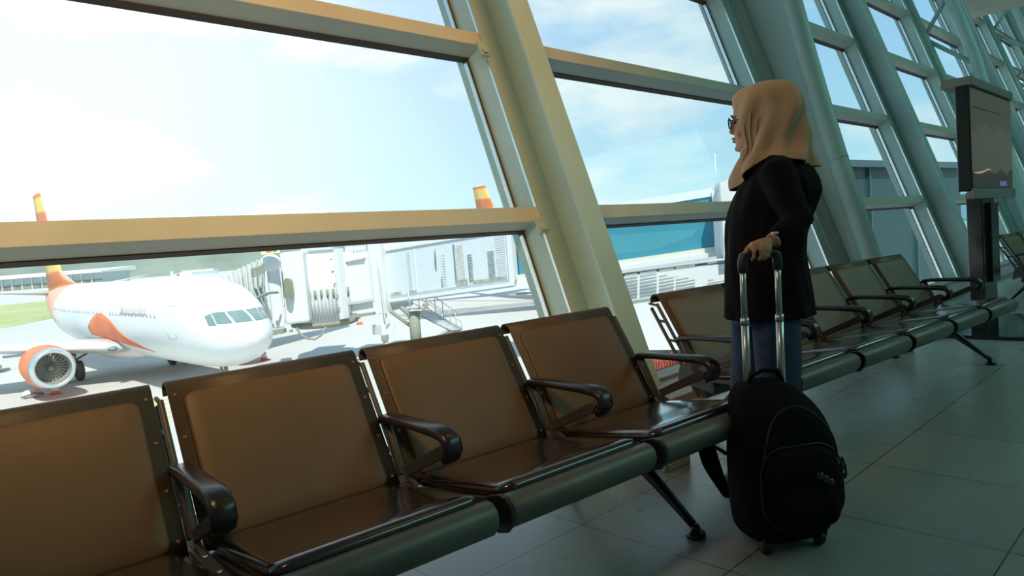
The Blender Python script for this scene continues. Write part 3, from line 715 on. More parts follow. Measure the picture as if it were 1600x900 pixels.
# thumb leaves the side of the palm near its base and reaches along the grip
th_ = [G3(0.004, 0.0, 0.034), G3(-0.026, 0.000, 0.026), G3(-0.046, 0.006, 0.018), G3(-0.060, 0.012, 0.006), G3(-0.062, 0.014, 0.002)]
B.tube(th_, [0.014, 0.0125, 0.0105, 0.0085, 0.005], 10)
# right arm, hanging on the far side
RS = Vector((fpx(1215), -0.16, zpx(280))); RE = Vector((fpx(1214), -0.205, zpx(372))); RW = Vector((fpx(1176), -0.19, zpx(408)))
B.tube([RS, RE, RW], [0.050, 0.038, 0.024], 14)
B.tube([RW, RW+Vector((0.02, 0.005, -0.05)), RW+Vector((0.028, 0.01, -0.085))], [0.022, 0.024, 0.022], 10)
for i in range(4):
    b0 = RW+Vector((0.045-0.018*i, 0.008, -0.085)); B.tube([b0, b0+Vector((0.004, 0.006, -0.035)), b0+Vector((0.002, 0.016, -0.065))], [0.0085, 0.0078, 0.006], 8)
B.tube([RW+Vector((0.03, 0, -0.03)), RW+Vector((0.055, 0.012, -0.06)), RW+Vector((0.055, 0.02, -0.085))], [0.011, 0.0095, 0.007], 8)
B.build('body', M_skin, wom, remesh=0.0042)
# nails and lips colour
tn = MB(); tn.ball(G3(-0.0635, 0.016, 0.0045), (0.0065, 0.0055, 0.0065), 10); tn.build('thumb_nail', mat('pink_nail', (0.55, 0.12, 0.10), 0.3, var=0.05), wom)
lp_ = MB(); lp_.ball((hx0+0.0895, 0, hz-0.0555), (0.0085, 0.020, 0.0050), 12); lp_.ball((hx0+0.0875, 0, hz-0.0665), (0.0085, 0.017, 0.0055), 12); lp_.build('lips', mat('lips', (0.30, 0.10, 0.08), 0.45, var=0.05), wom)
ey = MB()
for s in (-1, 1): ey.ball((hx0+0.074, s*0.031, hz+0.004), (0.012, 0.014, 0.007), 12)
ey.build('eyes', mat('eye', (0.10, 0.08, 0.07), 0.2, var=0.1), wom)
ly = MB()
for s in (-1, 1): ly.tube([(hx0+0.084, s*0.016, hz+0.010), (hx0+0.088, s*0.030, hz+0.013), (hx0+0.080, s*0.046, hz+0.008)], 0.002, 6); ly.tube([(hx0+0.088, s*0.014, hz+0.027), (hx0+0.089, s*0.032, hz+0.032), (hx0+0.078, s*0.050, hz+0.026)], 0.0028, 6)
ly.build('eyebrows_and_lashes', mat('dark_hair', (0.01, 0.008, 0.007), 0.6, var=0.2), wom)
# glasses
gl = MB()
for s in (-1, 1):
    c = Vector((hx0+0.097, s*0.032, hz+0.002))
    gl.tube([c+Vector((-0.10*abs(cos(t))*0.02-0.004*s*0, 0.024*cos(t), 0.020*sin(t))) for t in [2*pi*i/20 for i in range(20)]], 0.0022, 6, loop=True, caps=False, up=(1, 0, 0.01))
    gl.tube([c+Vector((0, s*0.026, 0.008)), (hx0+0.06, s*0.070, hz+0.008), (hx0-0.01, s*0.078, hz+0.004)], 0.0018, 6)
gl.tube([(hx0+0.097, -0.007, hz+0.006), (hx0+0.099, 0, hz+0.009), (hx0+0.097, 0.007, hz+0.006)], 0.0018, 6)
go = gl.build('glasses', mat('glasses_frame', (0.012, 0.010, 0.010), 0.25, var=0.1), wom, smooth=True)
ln = MB()
for s in (-1, 1):
    ln.lathe([(0.0005, -0.0008), (0.0235, -0.0008), (0.0235, 0.0008), (0.0005, 0.0008)], 20, Matrix.Translation((hx0+0.0965, s*0.032, hz+0.002)) @ Matrix.Rotation(pi/2, 4, 'Y'))
ln.build('lenses', glass_mat('lens_glass', (0.85, 0.88, 0.88), 0.6), go)
# hijab: shell round the head with a face opening and a hem that falls over the shoulders
NH, NZ = 72, 40
hj = MB(); grid = []
zt = zpx(131); 
keys = [  # image row, front x, back x px, half width
    (131, 1206, 1226, 0.012), (133, 1188, 1240, 0.035), (138, 1173, 1250, 0.058), (148, 1163, 1258, 0.080), (162, 1160, 1265, 0.092), (180, 1161, 1269, 0.097), (200, 1164, 1270, 0.098), (215, 1168, 1271, 0.096), (228, 1174, 1271, 0.096), (240, 1173, 1273, 0.110), (250, 1169, 1276, 0.142), (262, 1165, 1279, 0.165), (275, 1161, 1281, 0.178), (290, 1160, 1281, 0.185), (300, 1161, 1281, 0.185)]
def kint(v):
    for a, b in zip(keys, keys[1:]):
        if a[0] <= v <= b[0]:
            t = (v-a[0])/(b[0]-a[0]); t = t*t*(3-2*t) if False else t
            return [p+(q-p)*t for p, q in zip(a, b)]
    return list(keys[-1] if v > keys[-1][0] else keys[0])
for i in range(NZ+1):
    t = i/NZ; row = []
    for j in range(NH):
        th = 2*pi*j/NH               # 0 = front, pi = back, pi/2 = her left (near side)
        hem = 248 + 47*max(0, cos(th))**1.3 + 22*max(0, -cos(th))**1.5
        v = 131+(hem-131)*t**0.9
        _, xf, xb, w_ = kint(v)
        f0, b0 = fpx(xf), fpx(xb); cx = (f0+b0)/2; rx = (f0-b0)/2
        lowt = max(0, (v-205)/60.0)
        fold = (0.007+0.010*lowt)*sin(9*th+2.2*sin(v*0.03)+v*0.035)*min(1, t*3) + 0.003*sin(17*th-v*0.05)*lowt
        diag = 0.0075*sin((v-130)*0.09+4*th)*min(1, t*3)
        # drape pulled under the chin and across the chest
        x = cx+(rx+fold+diag)*cos(th); y = (w_+fold+diag)*sin(th)
        row.append(Vector((x, y, zpx(v))))
    grid.append(row)
def oang(v):
    K_ = ((146, 10), (160, 24), (176, 32), (193, 44), (207, 45), (221, 38), (231, 24))
    for a, b in zip(K_, K_[1:]):
        if a[0] <= v <= b[0]: return a[1]+(b[1]-a[1])*(v-a[0])/(b[0]-a[0])
    return 0
vs_ = [p for r in grid for p in r]; fs_ = []
for i in range(NZ):
    for j in range(NH):
        th = 2*pi*(j+0.5)/NH; a = th if th < pi else 2*pi-th
        zc_ = grid[i][j].z; vv = (zpx(131)-zc_)/KPX+131
        if 146 < vv < 231 and a < radians(oang(vv)): continue
        fs_.append((i*NH+j, i*NH+(j+1) % NH, (i+1)*NH+(j+1) % NH, (i+1)*NH+j))
fs_.append(tuple(range(NH))[::-1])
hj.add(vs_, fs_, True); ho = hj.build('hijab', M_hijab, wom, sub=1); s_ = ho.modifiers.new('solid', 'SOLIDIFY'); s_.thickness = 0.005; s_.offset = -1
# crossed scarf tail under the chin, hanging on the chest
tl = MB(); rings = []
for i in range(13):
    t = i/12; v = 228+68*t; cx = fpx(1184 - 10*sin(pi*t*0.75) + 2*t); w_ = 0.052-0.016*t+0.012*sin(t*9); d_ = 0.026*(1-0.45*t)
    rings.append([Vector((cx+d_*cos(a)+0.0035*sin(5*a+t*9), 0.010+w_*sin(a), zpx(v))) for a in [2*pi*k_/20 for k_ in range(20)]])
tl.loft(rings, True, True).build('scarf_tail', M_hijab, wom, sub=1)
wr = MB(); 
for k_ in range(4):
    pts = []
    for i in range(14):
        t = i/13; v = 165+10*k_+(88-6*k_)*t; _, xf, xb, w_ = kint(v); f0, b0 = fpx(xf), fpx(xb); th = radians(62-26*t+9*k_) if t < 0.6 else radians(62-26*t+9*k_)
        pts.append(Vector(((f0+b0)/2+((f0-b0)/2+0.002)*cos(th), (w_+0.002)*sin(th), zpx(v))))
    wr.tube(pts, [0.001]+[0.0045]*12+[0.001], 8)
wr.build('hijab_folds', M_hijab, wom)
# cardigan: torso shell and sleeves as one garment
cg = MB(); rows = [(245, 1196, 1254, 0.060), (253, 1190, 1264, 0.115), (262, 1184, 1270, 0.150), (275, 1176, 1277, 0.168), (290, 1166, 1283, 0.172), (306, 1157, 1285, 0.168), (325, 1149, 1278, 0.160), (345, 1143, 1270, 0.154), (370, 1140, 1262, 0.150), (400, 1138, 1258, 0.156), (430, 1136, 1260, 0.172), (460, 1134, 1264, 0.182), (494, 1131, 1268, 0.190)]
rings = []
for v, xf, xb, w_ in rows:
    f0, b0 = fpx(xf), fpx(xb); r = []
    for j in range(48):
        th = 2*pi*j/48; fo = 0.004*sin(7*th+v*0.02)+0.0025*sin(13*th-v*0.04)
        r.append(Vector(((f0+b0)/2+((f0-b0)/2+fo)*cos(th), (w_+fo)*sin(th), zpx(v))))
    rings.append(r)
cg.loft(rings, True, True)
sl = [SHL+Vector((-0.002, -0.055, 0.030)), SHL+Vector((-0.004, 0.0, 0.0)), SHL*0.5+ELB*0.5+Vector((0, 0.004, 0)), ELB, ELB*0.6+WRI*0.4+Vector((0, 0, -0.008)), ELB*0.22+WRI*0.78, WRI*0.93+ELB*0.07]
cg.tube(sl, [0.052, 0.068, 0.060, 0.056, 0.050, 0.040, 0.034], 20)
cg.tube([RS+Vector((0, 0.05, 0.03)), RS, RE, RW*0.9+RE*0.1], [0.05, 0.062, 0.05, 0.036], 18)
cg.build('cardigan', M_card, wom, remesh=0.0075)
# open front edge of the cardigan and its darker inner top
ce = MB(); ce.tube([(fpx(1188), 0.070, zpx(262)), (fpx(1168), 0.085, zpx(300)), (fpx(1155), 0.085, zpx(360)), (fpx(1147), 0.080, zpx(430)), (fpx(1143), 0.085, zpx(495))], [0.004, 0.0045, 0.005, 0.005, 0.004], 8)
ce.build('cardigan_edge', mat('black_knit_band', (0.035, 0.035, 0.040), 0.8, var=0.1), wom)
# jeans
jn = MB()
jn.loft([ell(fpx(1199), 0, 0.118, 0.165, 0.86, 28), ell(fpx(1195), 0, 0.125, 0.168, 0.80, 28), ell(fpx(1193), 0, 0.122, 0.162, 0.72, 28)], True)
for s, p in LK:
    hipx = fpx(1214) if s > 0 else fpx(1172)
    jn.tube([(hipx, s*0.072, 0.80), (hipx*0.75+p.x*0.25, s*0.074, 0.68), (hipx*0.4+p.x*0.6, s*0.080, 0.56), (p.x+0.008, s*0.085, 0.45), (p.x-0.01, s*0.084, 0.30), (p.x-0.02, s*0.082, 0.09)], [0.088, 0.090, 0.086, 0.080, 0.070, 0.064], 22)
jn.build('jeans', M_jeans, wom, remesh=0.008)
for s, p in LK:
    sh = MB(); cxs = p.x
    sh.loft([ell(cxs+0.035, s*0.085, 0.125, 0.044, 0.0, 24), ell(cxs+0.035, s*0.085, 0.130, 0.047, 0.012, 24), ell(cxs+0.032, s*0.085, 0.122, 0.044, 0.035, 24), ell(cxs+0.012, s*0.085, 0.095, 0.040, 0.065, 24), ell(cxs-0.02, s*0.085, 0.058, 0.038, 0.098, 24)], True)
    sh.build('shoe', mat('black_shoe', (0.02, 0.02, 0.022), 0.5, var=0.1), wom, sub=1)
# watch
wa = MB(); ad_ = (ELB-WRI).normalized(); c = WRI+ad_*0.006; q = ad_.to_track_quat('Z', 'Y').to_matrix().to_4x4(); q.translation = c
wa.lathe([(0.0265, -0.007), (0.0285, -0.007), (0.0285, 0.007), (0.0265, 0.007)], 24, q, caps=False)
wo_ = wa.build('watch', mat('watch_band', (0.45, 0.36, 0.28), 0.35, 0.4, var=0.1), wom)
wd = MB().ball(c+up*0.027+gn*0.012, (0.015, 0.015, 0.006), 14); wd.build('watch_face', mat('watch_dial', (0.85, 0.78, 0.70), 0.2, 0.5), wo_)
rg = MB().tube([kn[1]+gn*0.012+up*-0.033+Vector((0.0,0,0))+ga*0.0098*cos(t)+gn*0.0098*sin(t) for t in [2*pi*i/14 for i in range(14)]], 0.0013, 6, loop=True, caps=False); rg.build('ring', mat('silver_ring', (0.8, 0.8, 0.78), 0.2, 1.0), wom, smooth=True)

# ------------------------------------------------------------------ outside: ground
M_apron = mat('concrete_apron', (0.60, 0.585, 0.54), 0.9, var=0.10, vscale=0.08)
M_grass = mat('airfield_grass', (0.36, 0.42, 0.16), 1.0, col2=(0.50, 0.50, 0.26), vscale=0.05)
struct(MB().box((-900, 3.6, GZ-0.5), (1500, 2200, GZ)).build('ground_apron', M_apron))
go_ = MB(); pts = [(-160, 120), (-30, 112), (14, 108), (20, 125), (12, 160), (60, 300), (-400, 300)]
pts = [(-260, 118), (-28, 118), (14, 112), (24, 128), (60, 230), (-260, 262)]
go_.prism([(x, y, GZ) for x, y in pts], (0, 0, 0.04))
tag(go_.build('grass_strip', M_grass), 'green and yellow mown grass strip beyond the apron on the left', 'grass', kind='stuff')
M_yel = mat('yellow_marking', (0.72, 0.62, 0.22), 0.8, var=0.2, vscale=0.6)
M_dkpatch = mat('tyre_marks', (0.38, 0.37, 0.34), 0.9, var=0.25, vscale=0.3)
mk = MB()
def gline(mb, a, b, w, z=0.012):
    a = Vector(a); b = Vector(b); d = (b-a); n_ = Vector((-d.y, d.x, 0)).normalized()*w/2
    mb.prism([(p.x, p.y, GZ+0.002) for p in (a-n_, b-n_, b+n_, a+n_)], (0, 0, z))
for i in range(5):
    p = atz(243, 628+7*i, GZ); q = atz(268, 622+7*i, GZ); gline(mk, p, q, 0.22)
gline(mk, atz(240, 622, GZ), atz(262, 662, GZ), 0.2)
struct(mk.build('trim_apron_markings', M_yel))
dk = MB(); gline(dk, atz(420, 470, GZ), atz(1200, 470, GZ), 0.5)
def gpoly(mb, px, z=0.006): mb.prism([tuple(atz(u, v, GZ)+Vector((0, 0, 0.002))) for u, v in px], (0, 0, z))
gpoly(dk, [(620, 492), (835, 471), (835, 476), (640, 497)])
struct(dk.build('trim_apron_joint', M_dkpatch))

# ------------------------------------------------------------------ aeroplane
M_white = mat('aeroplane_white_paint', (0.86, 0.87, 0.86), 0.35, var=0.03, vscale=0.5, spec=0.5)
M_orange = mat('aeroplane_orange_paint', (0.82, 0.17, 0.05), 0.5, col2=(0.86, 0.27, 0.10), vscale=0.6)
M_fin = None
def fin_mat():
    m = bpy.data.materials.new('fin_swirl'); m.use_nodes = True; t = m.node_tree; b = t.nodes['Principled BSDF']
    tc = t.nodes.new('ShaderNodeTexCoord'); mp = t.nodes.new('ShaderNodeMapping'); mp.inputs['Location'].default_value = (-34.5, 0, -8.0); t.links.new(tc.outputs['Object'], mp.inputs[0])
    wv = t.nodes.new('ShaderNodeTexWave'); wv.wave_type = 'RINGS'; wv.inputs['Scale'].default_value = 0.13; wv.inputs['Distortion'].default_value = 2.0; wv.inputs['Detail'].default_value = 1; t.links.new(mp.outputs[0], wv.inputs[0])
    cr = t.nodes.new('ShaderNodeValToRGB'); e = cr.color_ramp.elements
    e[0].position = 0.35; e[0].color = (0.80, 0.22, 0.08, 1); e[1].position = 0.62; e[1].color = (0.92, 0.62, 0.16, 1); t.links.new(wv.outputs[0], cr.inputs[0]); t.links.new(cr.outputs[0], b.inputs['Base Color'])
    b.inputs['Roughness'].default_value = 0.45; return m
M_fin = fin_mat()
M_cock = mat('cockpit_glass', (0.22, 0.32, 0.30), 0.1, var=0.15, vscale=3, spec=0.7)
M_lipm = mat('polished_engine_lip', (0.72, 0.76, 0.76), 0.25, 0.7, var=0.05)
M_fan = mat('hazed_fan', (0.36, 0.34, 0.28), 0.6, 0.0, var=0.15)  # fan colour paled, veiling haze put into it
M_duct = mat('engine_duct', (0.34, 0.32, 0.26), 0.7, var=0.1)  # duct lightened the same way, haze mixed into its colour
M_gear = mat('landing_gear_metal', (0.36, 0.33, 0.27), 0.6, 0.2, var=0.3, vscale=6)
M_tyre = mat('aeroplane_tyre', (0.19, 0.18, 0.16), 0.85, var=0.2)  # rubber kept pale, washed-out haze put into the colour
M_grey = mat('wing_grey', (0.66, 0.69, 0.70), 0.4, var=0.05, vscale=1)
M_pink = mat('tail_fade_paint', (0.84, 0.42, 0.28), 0.45, col2=(0.86, 0.52, 0.38), vscale=0.5)
M_text = mat('faded_title_paint', (0.74, 0.66, 0.64), 0.5, var=0.1)
FS = [(0.0, .03, 2.98, 2.90), (0.12, .30, 3.24, 2.62), (.35, .55, 3.42, 2.38), (.8, .86, 3.70, 2.08), (1.5, 1.20, 3.98, 1.80), (2.1, 1.42, 4.40, 1.64), (2.7, 1.58, 4.80, 1.54), (3.5, 1.72, 5.12, 1.44), (5, 1.84, 5.34, 1.36), (7, 1.88, 5.38, 1.34), (12, 1.88, 5.38, 1.34), (18, 1.88, 5.38, 1.34), (24, 1.88, 5.38, 1.36), (27, 1.80, 5.38, 1.60), (30, 1.50, 5.33, 2.15), (33, 1.05, 5.20, 2.90), (36, .55, 4.95, 3.70), (38, .18, 4.70, 4.15)]
def fsec(x):
    for a, b in zip(FS, FS[1:]):
        if x <= b[0]:
            t = (x-a[0])/(b[0]-a[0]); return [p+(q-p)*t for p, q in zip(a[1:], b[1:])]
    return list(FS[-1][1:])
def fsurf(x, ph, off=0.0):
    """ph = 0 on top, positive towards starboard (-y)"""
    hw, zt_, zb_ = fsec(x); a = radians(ph); hz_ = (zt_-zb_)/2; n_ = Vector((0, -sin(a), cos(a)))
    return Vector((x, -(hw+off)*sin(a), (zt_+zb_)/2+(hz_+off)*cos(a)))
def nose_x(y, z):
    lo, hi = 0.02, 6.0
    for _ in range(40):
        x = (lo+hi)/2; hw, a, b = fsec(x); zc, hz_ = (a+b)/2, (a-b)/2; q = 1-((z-zc)/hz_)**2
        inside = q > 0 and hw*sqrt(q) >= abs(y)
        lo, hi = (lo, x) if inside else (x, hi)
    return (lo+hi)/2
def patch(mb, xs, p0, p1, off=0.015, n=5):
    """skin patch between the angle curves p0(x) and p1(x); raised by off"""
    out = [[fsurf(x, p0(x)+(p1(x)-p0(x))*i/n, off) for i in range(n+1)] for x in xs]
    inn = [[fsurf(x, p0(x)+(p1(x)-p0(x))*i/n, -0.01) for i in range(n+1)] for x in xs]
    m = len(xs); w = n+1; o = [p for r in out for p in r]+[p for r in inn for p in r]; K = m*w; fs = []
    for i in range(m-1):
        for j in range(n):
            a = i*w+j; fs.append((a, a+1, a+w+1, a+w)); fs.append((K+a, K+a+w, K+a+w+1, K+a+1))
    for i in range(m-1):
        for j in (0, n): a = i*w+j; fs.append((a, a+w, K+a+w, K+a))
    for j in range(n):
        for i in (0, m-1): a = i*w+j; fs.append((a, a+1, K+a+1, K+a))
    mb.add(o, fs, True)
def lin(a, b, n): return [a+(b-a)*i/n for i in range(n+1)]
def aeroplane(name_label, loc, az, detail=True):
    r = thing('aeroplane', name_label, 'aeroplane', loc, az)
    # local x runs from the nose to the tail, z from the ground
    xs = sorted(set(lin(0, 3.5, 14)+lin(3.5, 38, 46)+[0.12]))
    MB().loft([[fsurf(x, 360*k_/40) for k_ in range(40)] for x in xs], True, True).build('fuselage', M_white, r)
    t = MB(); patch(t, lin(27.5, 38, 14), lambda x: -180, lambda x: 180, 0.02, 36); t.build('tail_cone', M_pink, r)
    # fin with dorsal fillet, tailplanes, wings
    def foil(mb, secs):
        rings = []
        for le, te, y, z, th, vert in secs:
            c = te-le; ring = []
            for f_, g_ in ((0, 0), (.06, .6), (.25, 1), (.6, .75), (1, .05), (1, -.05), (.6, -.75), (.25, -1), (.06, -.6)):
                ring.append((le+c*f_, y+(th*g_ if vert else 0), z+(0 if vert else th*g_)))
            rings.append(ring)
        mb.loft(rings, True, True); return mb
    foil(MB(), [(30.6, 37.6, 0, 4.7, .28, 1), (32.6, 38.0, 0, 6.2, .22, 1), (34.6, 38.7, 0, 9.0, .15, 1), (36.6, 39.4, 0, 12.4, .08, 1), (36.9, 39.4, 0, 12.5, .05, 1)]).build('tail_fin', M_fin, r)
    foil(MB(), [(27.6, 31.5, 0, 5.2, .06, 1), (30.2, 32.8, 0, 5.7, .12, 1), (32.6, 34.0, 0, 6.4, .12, 1)]).build('dorsal_fillet', M_pink, r)
    for s in (-1, 1):
        foil(MB(), [(34.0, 37.6, s*0.3, 4.75, .16, 0), (37.0, 38.8, s*7.0, 5.5, .05, 0)]).build('tailplane', M_grey, r)
        w = foil(MB(), [(13.0, 20.6, s*1.2, 1.95, .42, 0), (14.3, 20.8, s*2.6, 2.05, .36, 0), (15.6, 20.8, s*5.5, 2.35, .26, 0), (19.2, 22.4, s*12.5, 3.15, .14, 0), (21.6, 23.2, s*17.0, 3.7, .08, 0)]).build('wing', M_grey, r)
        wl_ = foil(MB(), [(21.8, 23.2, s*17.0, 3.7, .06, 1), (22.8, 23.6, s*17.3, 5.9, .03, 1)]); wl_.build('winglet', M_orange, w)
        # landing light on the wing root, flap track, fairing
        MB().ball((13.45, s*1.95, 1.98), (0.28, 0.24, 0.14), 14).build('landing_light', M_cock, w)
        q = Matrix.Translation((12.2, s*4.83, 1.56)) @ Matrix.Rotation(pi/2, 4, 'Y') @ Matrix.Diagonal((0.92, 0.92, 1, 1))
        nc = MB().lathe([(0.80, 0.02), (0.84, -0.04), (0.93, -0.06), (1.00, 0.02), (1.06, 0.22), (1.14, 0.9), (1.15, 1.7), (1.05, 2.7), (0.86, 3.6), (0.82, 3.6), (0.80, 3.0)], 40, q, caps=False).build('engine_nacelle', M_orange, r)
        MB().lathe([(0.79, 0.30), (0.78, 0.05), (0.83, -0.06), (0.90, -0.10), (0.98, -0.05), (1.03, 0.08), (1.075, 0.26), (1.065, 0.26)], 40, q, caps=False).build('intake_lip', M_lipm, nc)
        MB().lathe([(0.80, 0.1), (0.775, 0.5), (0.775, 1.0), (0.78, 3.2)], 40, q, caps=False).build('intake_duct', M_duct, nc)
        MB().lathe([(0.02, 0.42), (0.10, 0.50), (0.17, 0.66), (0.20, 0.80), (0.20, 1.0)], 20, q).build('spinner', M_gear, nc)
        fb = MB()
        for k_ in range(26 if detail else 12):
            a = 2*pi*k_/(26 if detail else 12); R_ = q @ Matrix.Rotation(a, 4, 'Z')
            fb.add([R_ @ Vector(p) for p in ((0.17, -0.035, 0.72), (0.17, 0.035, 0.82), (0.775, 0.085, 0.83), (0.775, -0.085, 0.74), (0.17, -0.035, 0.73), (0.17, 0.035, 0.83), (0.775, 0.085, 0.84), (0.775, -0.085, 0.75))], [(0,1,2,3), (7,6,5,4), (0,3,7,4), (3,2,6,7), (2,1,5,6), (1,0,4,5)])
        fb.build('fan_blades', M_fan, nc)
        MB().lathe([(0.3, 3.0), (0.62, 3.05), (0.55, 3.9), (0.40, 4.5), (0.05, 4.8)], 24, q).build('exhaust_cone', M_duct, nc)
        MB().prism([(13.0, s*4.83-0.12, 2.60), (16.6, s*4.83-0.12, 2.35), (17.0, s*4.83-0.12, 2.05), (13.6, s*4.83-0.12, 2.35)], (0, 0.24, 0)).build('engine_pylon', M_white, r)
        # main gear
        g_ = MB().tube([(18.6, s*2.6, 2.1), (18.6, s*2.85, 0.6)], 0.12, 12); g_.tube([(18.0, s*2.6, 1.9), (18.55, s*2.8, 0.9)], 0.06, 8); g_.tube([(18.6, s*1.5, 1.7), (18.6, s*2.75, 1.1)], 0.06, 8)
        g_.box((18.35, s*3.0-0.03, 0.7), (18.95, s*3.0+0.03, 1.8)); g_.tube([(18.6, s*2.45, 0.56), (18.6, s*3.25, 0.56)], 0.08, 10)
        gg = g_.build('main_gear_leg', M_gear, r)
        for dy in (-0.36, 0.36):
            q2 = Matrix.Translation((18.6, s*2.85+dy, 0.56)) @ Matrix.Rotation(pi/2, 4, 'X')
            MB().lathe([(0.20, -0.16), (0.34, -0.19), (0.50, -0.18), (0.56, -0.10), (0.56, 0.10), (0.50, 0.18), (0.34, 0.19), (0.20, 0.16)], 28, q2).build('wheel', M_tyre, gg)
    MB().ball((17.2, 0, 1.75), (5.2, 1.95, 0.75), 24).build('belly_fairing', M_white, r)
    ng = MB().tube([(3.9, 0, 1.6), (3.9, 0, 0.4)], 0.09, 12); ng.tube([(3.9, -0.28, 0.34), (3.9, 0.28, 0.34)], 0.05, 8); ng.tube([(4.6, 0, 1.5), (3.95, 0, 0.8)], 0.05, 8)
    ng = ng.build('nose_gear_leg', M_gear, r)
    for dy in (-0.2, 0.2):
        q2 = Matrix.Translation((3.9, dy, 0.34)) @ Matrix.Rotation(pi/2, 4, 'X')
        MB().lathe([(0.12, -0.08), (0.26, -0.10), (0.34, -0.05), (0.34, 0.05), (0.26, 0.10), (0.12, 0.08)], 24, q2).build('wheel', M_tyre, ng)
    # windscreen panes
    for s in (-1, 1):
        for y0_, y1_, za, zb in ((0.05, 0.60, 3.50, 3.93), (0.68, 1.06, 3.48, 3.92), (1.09, 1.27, 3.42, 3.90)):
            m = MB(); nP = 6; o_ = []; i_ = []
            for a_i in range(nP+1):
                for b_i in range(nP+1):
                    yy = y0_+(y1_-y0_)*a_i/nP; zz = za+(zb-za)*b_i/nP
                    if y0_ > 1.08: zz = za+0.16*(1-a_i/nP)*0+(zb-za)*b_i/nP*(1-0.25*a_i/nP)
                    x = nose_x(yy, zz); d_ = Vector((-0.8, -s*0.35, 0.45))*0.022
                    o_.append(Vector((x, -s*yy, zz))+d_); i_.append(Vector((x, -s*yy, zz))-d_)
            K_ = (nP+1)**2; fs = []
            for a_i in range(nP):
                for b_i in range(nP):
                    c_ = a_i*(nP+1)+b_i; fs += [(c_, c_+1, c_+nP+2, c_+nP+1), (K_+c_, K_+c_+nP+1, K_+c_+nP+2, K_+c_+1)]
            m.add(o_+i_, fs, True); m.build('windscreen_pane', M_cock, r)
        m = MB()
        for x_ in lin(6.6, 27, 38 if detail else 12):
            if 14 < x_ < 15: continue
            patch(m, [x_-0.10, x_, x_+0.10], lambda x: s*74, lambda x: s*80, 0.012, 2)
        m.build('cabin_windows', mat('cabin_window_shade', (0.62, 0.66, 0.68), 0.2, var=0.1) if s < 0 else M_grey, r)
        d = MB()
        for x0 in (4.3, 26.2):
            patch(d, [x0, x0+0.035], lambda x: s*62, lambda x: s*103, 0.014, 6); patch(d, [x0+0.85, x0+0.885], lambda x: s*62, lambda x: s*103, 0.014, 6)
            patch(d, lin(x0, x0+0.88, 3), lambda x: s*62, lambda x: s*62.8, 0.014, 1); patch(d, lin(x0, x0+0.88, 3), lambda x: s*102.2, lambda x: s*103, 0.014, 1)
        d.build('cabin_door_outline', M_grey, r)
        # orange swoosh rising from the belly to a curl behind the wing
        def lo(x): return s*(132 - 2.0*(x-8.5) if x < 12 else 125-1.5*(x-12))
        def hi(x):
            if x < 12.5: return s*(132-30*((x-8.5)/4.0)**1.3)
            t = (x-12.5)/6.0; return s*(102-24*sin(pi*min(1, t*0.9))**0.8 + 26*max(0, t-0.55)**1.2)
        m = MB(); patch(m, lin(8.5, 18.5, 20), lo, hi, 0.018, 6); m.build('orange_swoosh', M_orange, r)
        m = MB(); patch(m, lin(7.6, 11.8, 12), lambda x: s*(66+1.5*sin(x*5)), lambda x: s*(78+1.2*sin(x*7)), 0.014, 3); m.build('faded_title', M_text, r)
    p_ = MB().tube([(3.1, -1.66, 3.0), (3.0, -1.74, 3.0), (2.8, -1.76, 3.0)], 0.02, 6); p_.tube([(3.1, -1.62, 2.6), (3.0, -1.70, 2.6), (2.8, -1.72, 2.6)], 0.02, 6); p_.ball((3.0, -1.70, 2.35), (0.07, 0.02, 0.07), 10); p_.build('pitot_probes', M_gear, r)
    a_ = MB().prism([(9.0, -0.02, 5.36), (9.6, -0.02, 5.36), (9.55, -0.02, 5.72), (9.35, -0.02, 5.72)], (0, 0.04, 0)); a_.build('blade_antenna', M_white, r)
    return r
nose = atd(407, 516, 27.4)
aeroplane('white and orange passenger aeroplane parked at the jet bridge, engine and nose towards the window', (nose.x, nose.y, GZ), radians(90.6))
t2 = atd(752, 300, 78)
a2_az = radians(80)
o2 = thing_loc = Vector((t2.x, t2.y, 0)) - Vector((cos(a2_az), sin(a2_az), 0))*37.6
aeroplane('aeroplane far behind the jet bridge, only its orange tail fin showing above the window bar', (o2.x, o2.y, GZ), a2_az, False)

# ------------------------------------------------------------------ jet bridge
M_jb = mat('jet_bridge_white', (0.78, 0.80, 0.80), 0.5, var=0.04, vscale=0.6)
M_jbg = mat('jet_bridge_grey', (0.60, 0.64, 0.64), 0.5, var=0.1)
M_jbd = mat('jet_bridge_dark', (0.32, 0.33, 0.27), 0.7, var=0.2)
M_blue = mat('teal_glazing', (0.055, 0.27, 0.36), 0.3, col2=(0.07, 0.31, 0.40), vscale=0.25, spec=0.4)
M_mur = [mat('mural_pale_blue', (0.70, 0.76, 0.79), 0.6, var=0.06), mat('mural_tower_grey', (0.48, 0.53, 0.53), 0.6, var=0.3, vscale=4), mat('mural_tower_tan', (0.62, 0.58, 0.52), 0.6, var=0.25, vscale=4), mat('mural_dark', (0.22, 0.26, 0.30), 0.6, var=0.2, vscale=4), mat('mural_green', (0.48, 0.54, 0.40), 0.7, var=0.4, vscale=3)]
jb = thing('jet_bridge', 'white jet bridge with a city skyline mural and grey bellows docked to the aeroplane nose', 'jet bridge', tuple(atz(600, 520, GZ)))
J = lambda mb, n_, m, p=None, **a: mb.build(n_, m, p or jb, world=True, **a)
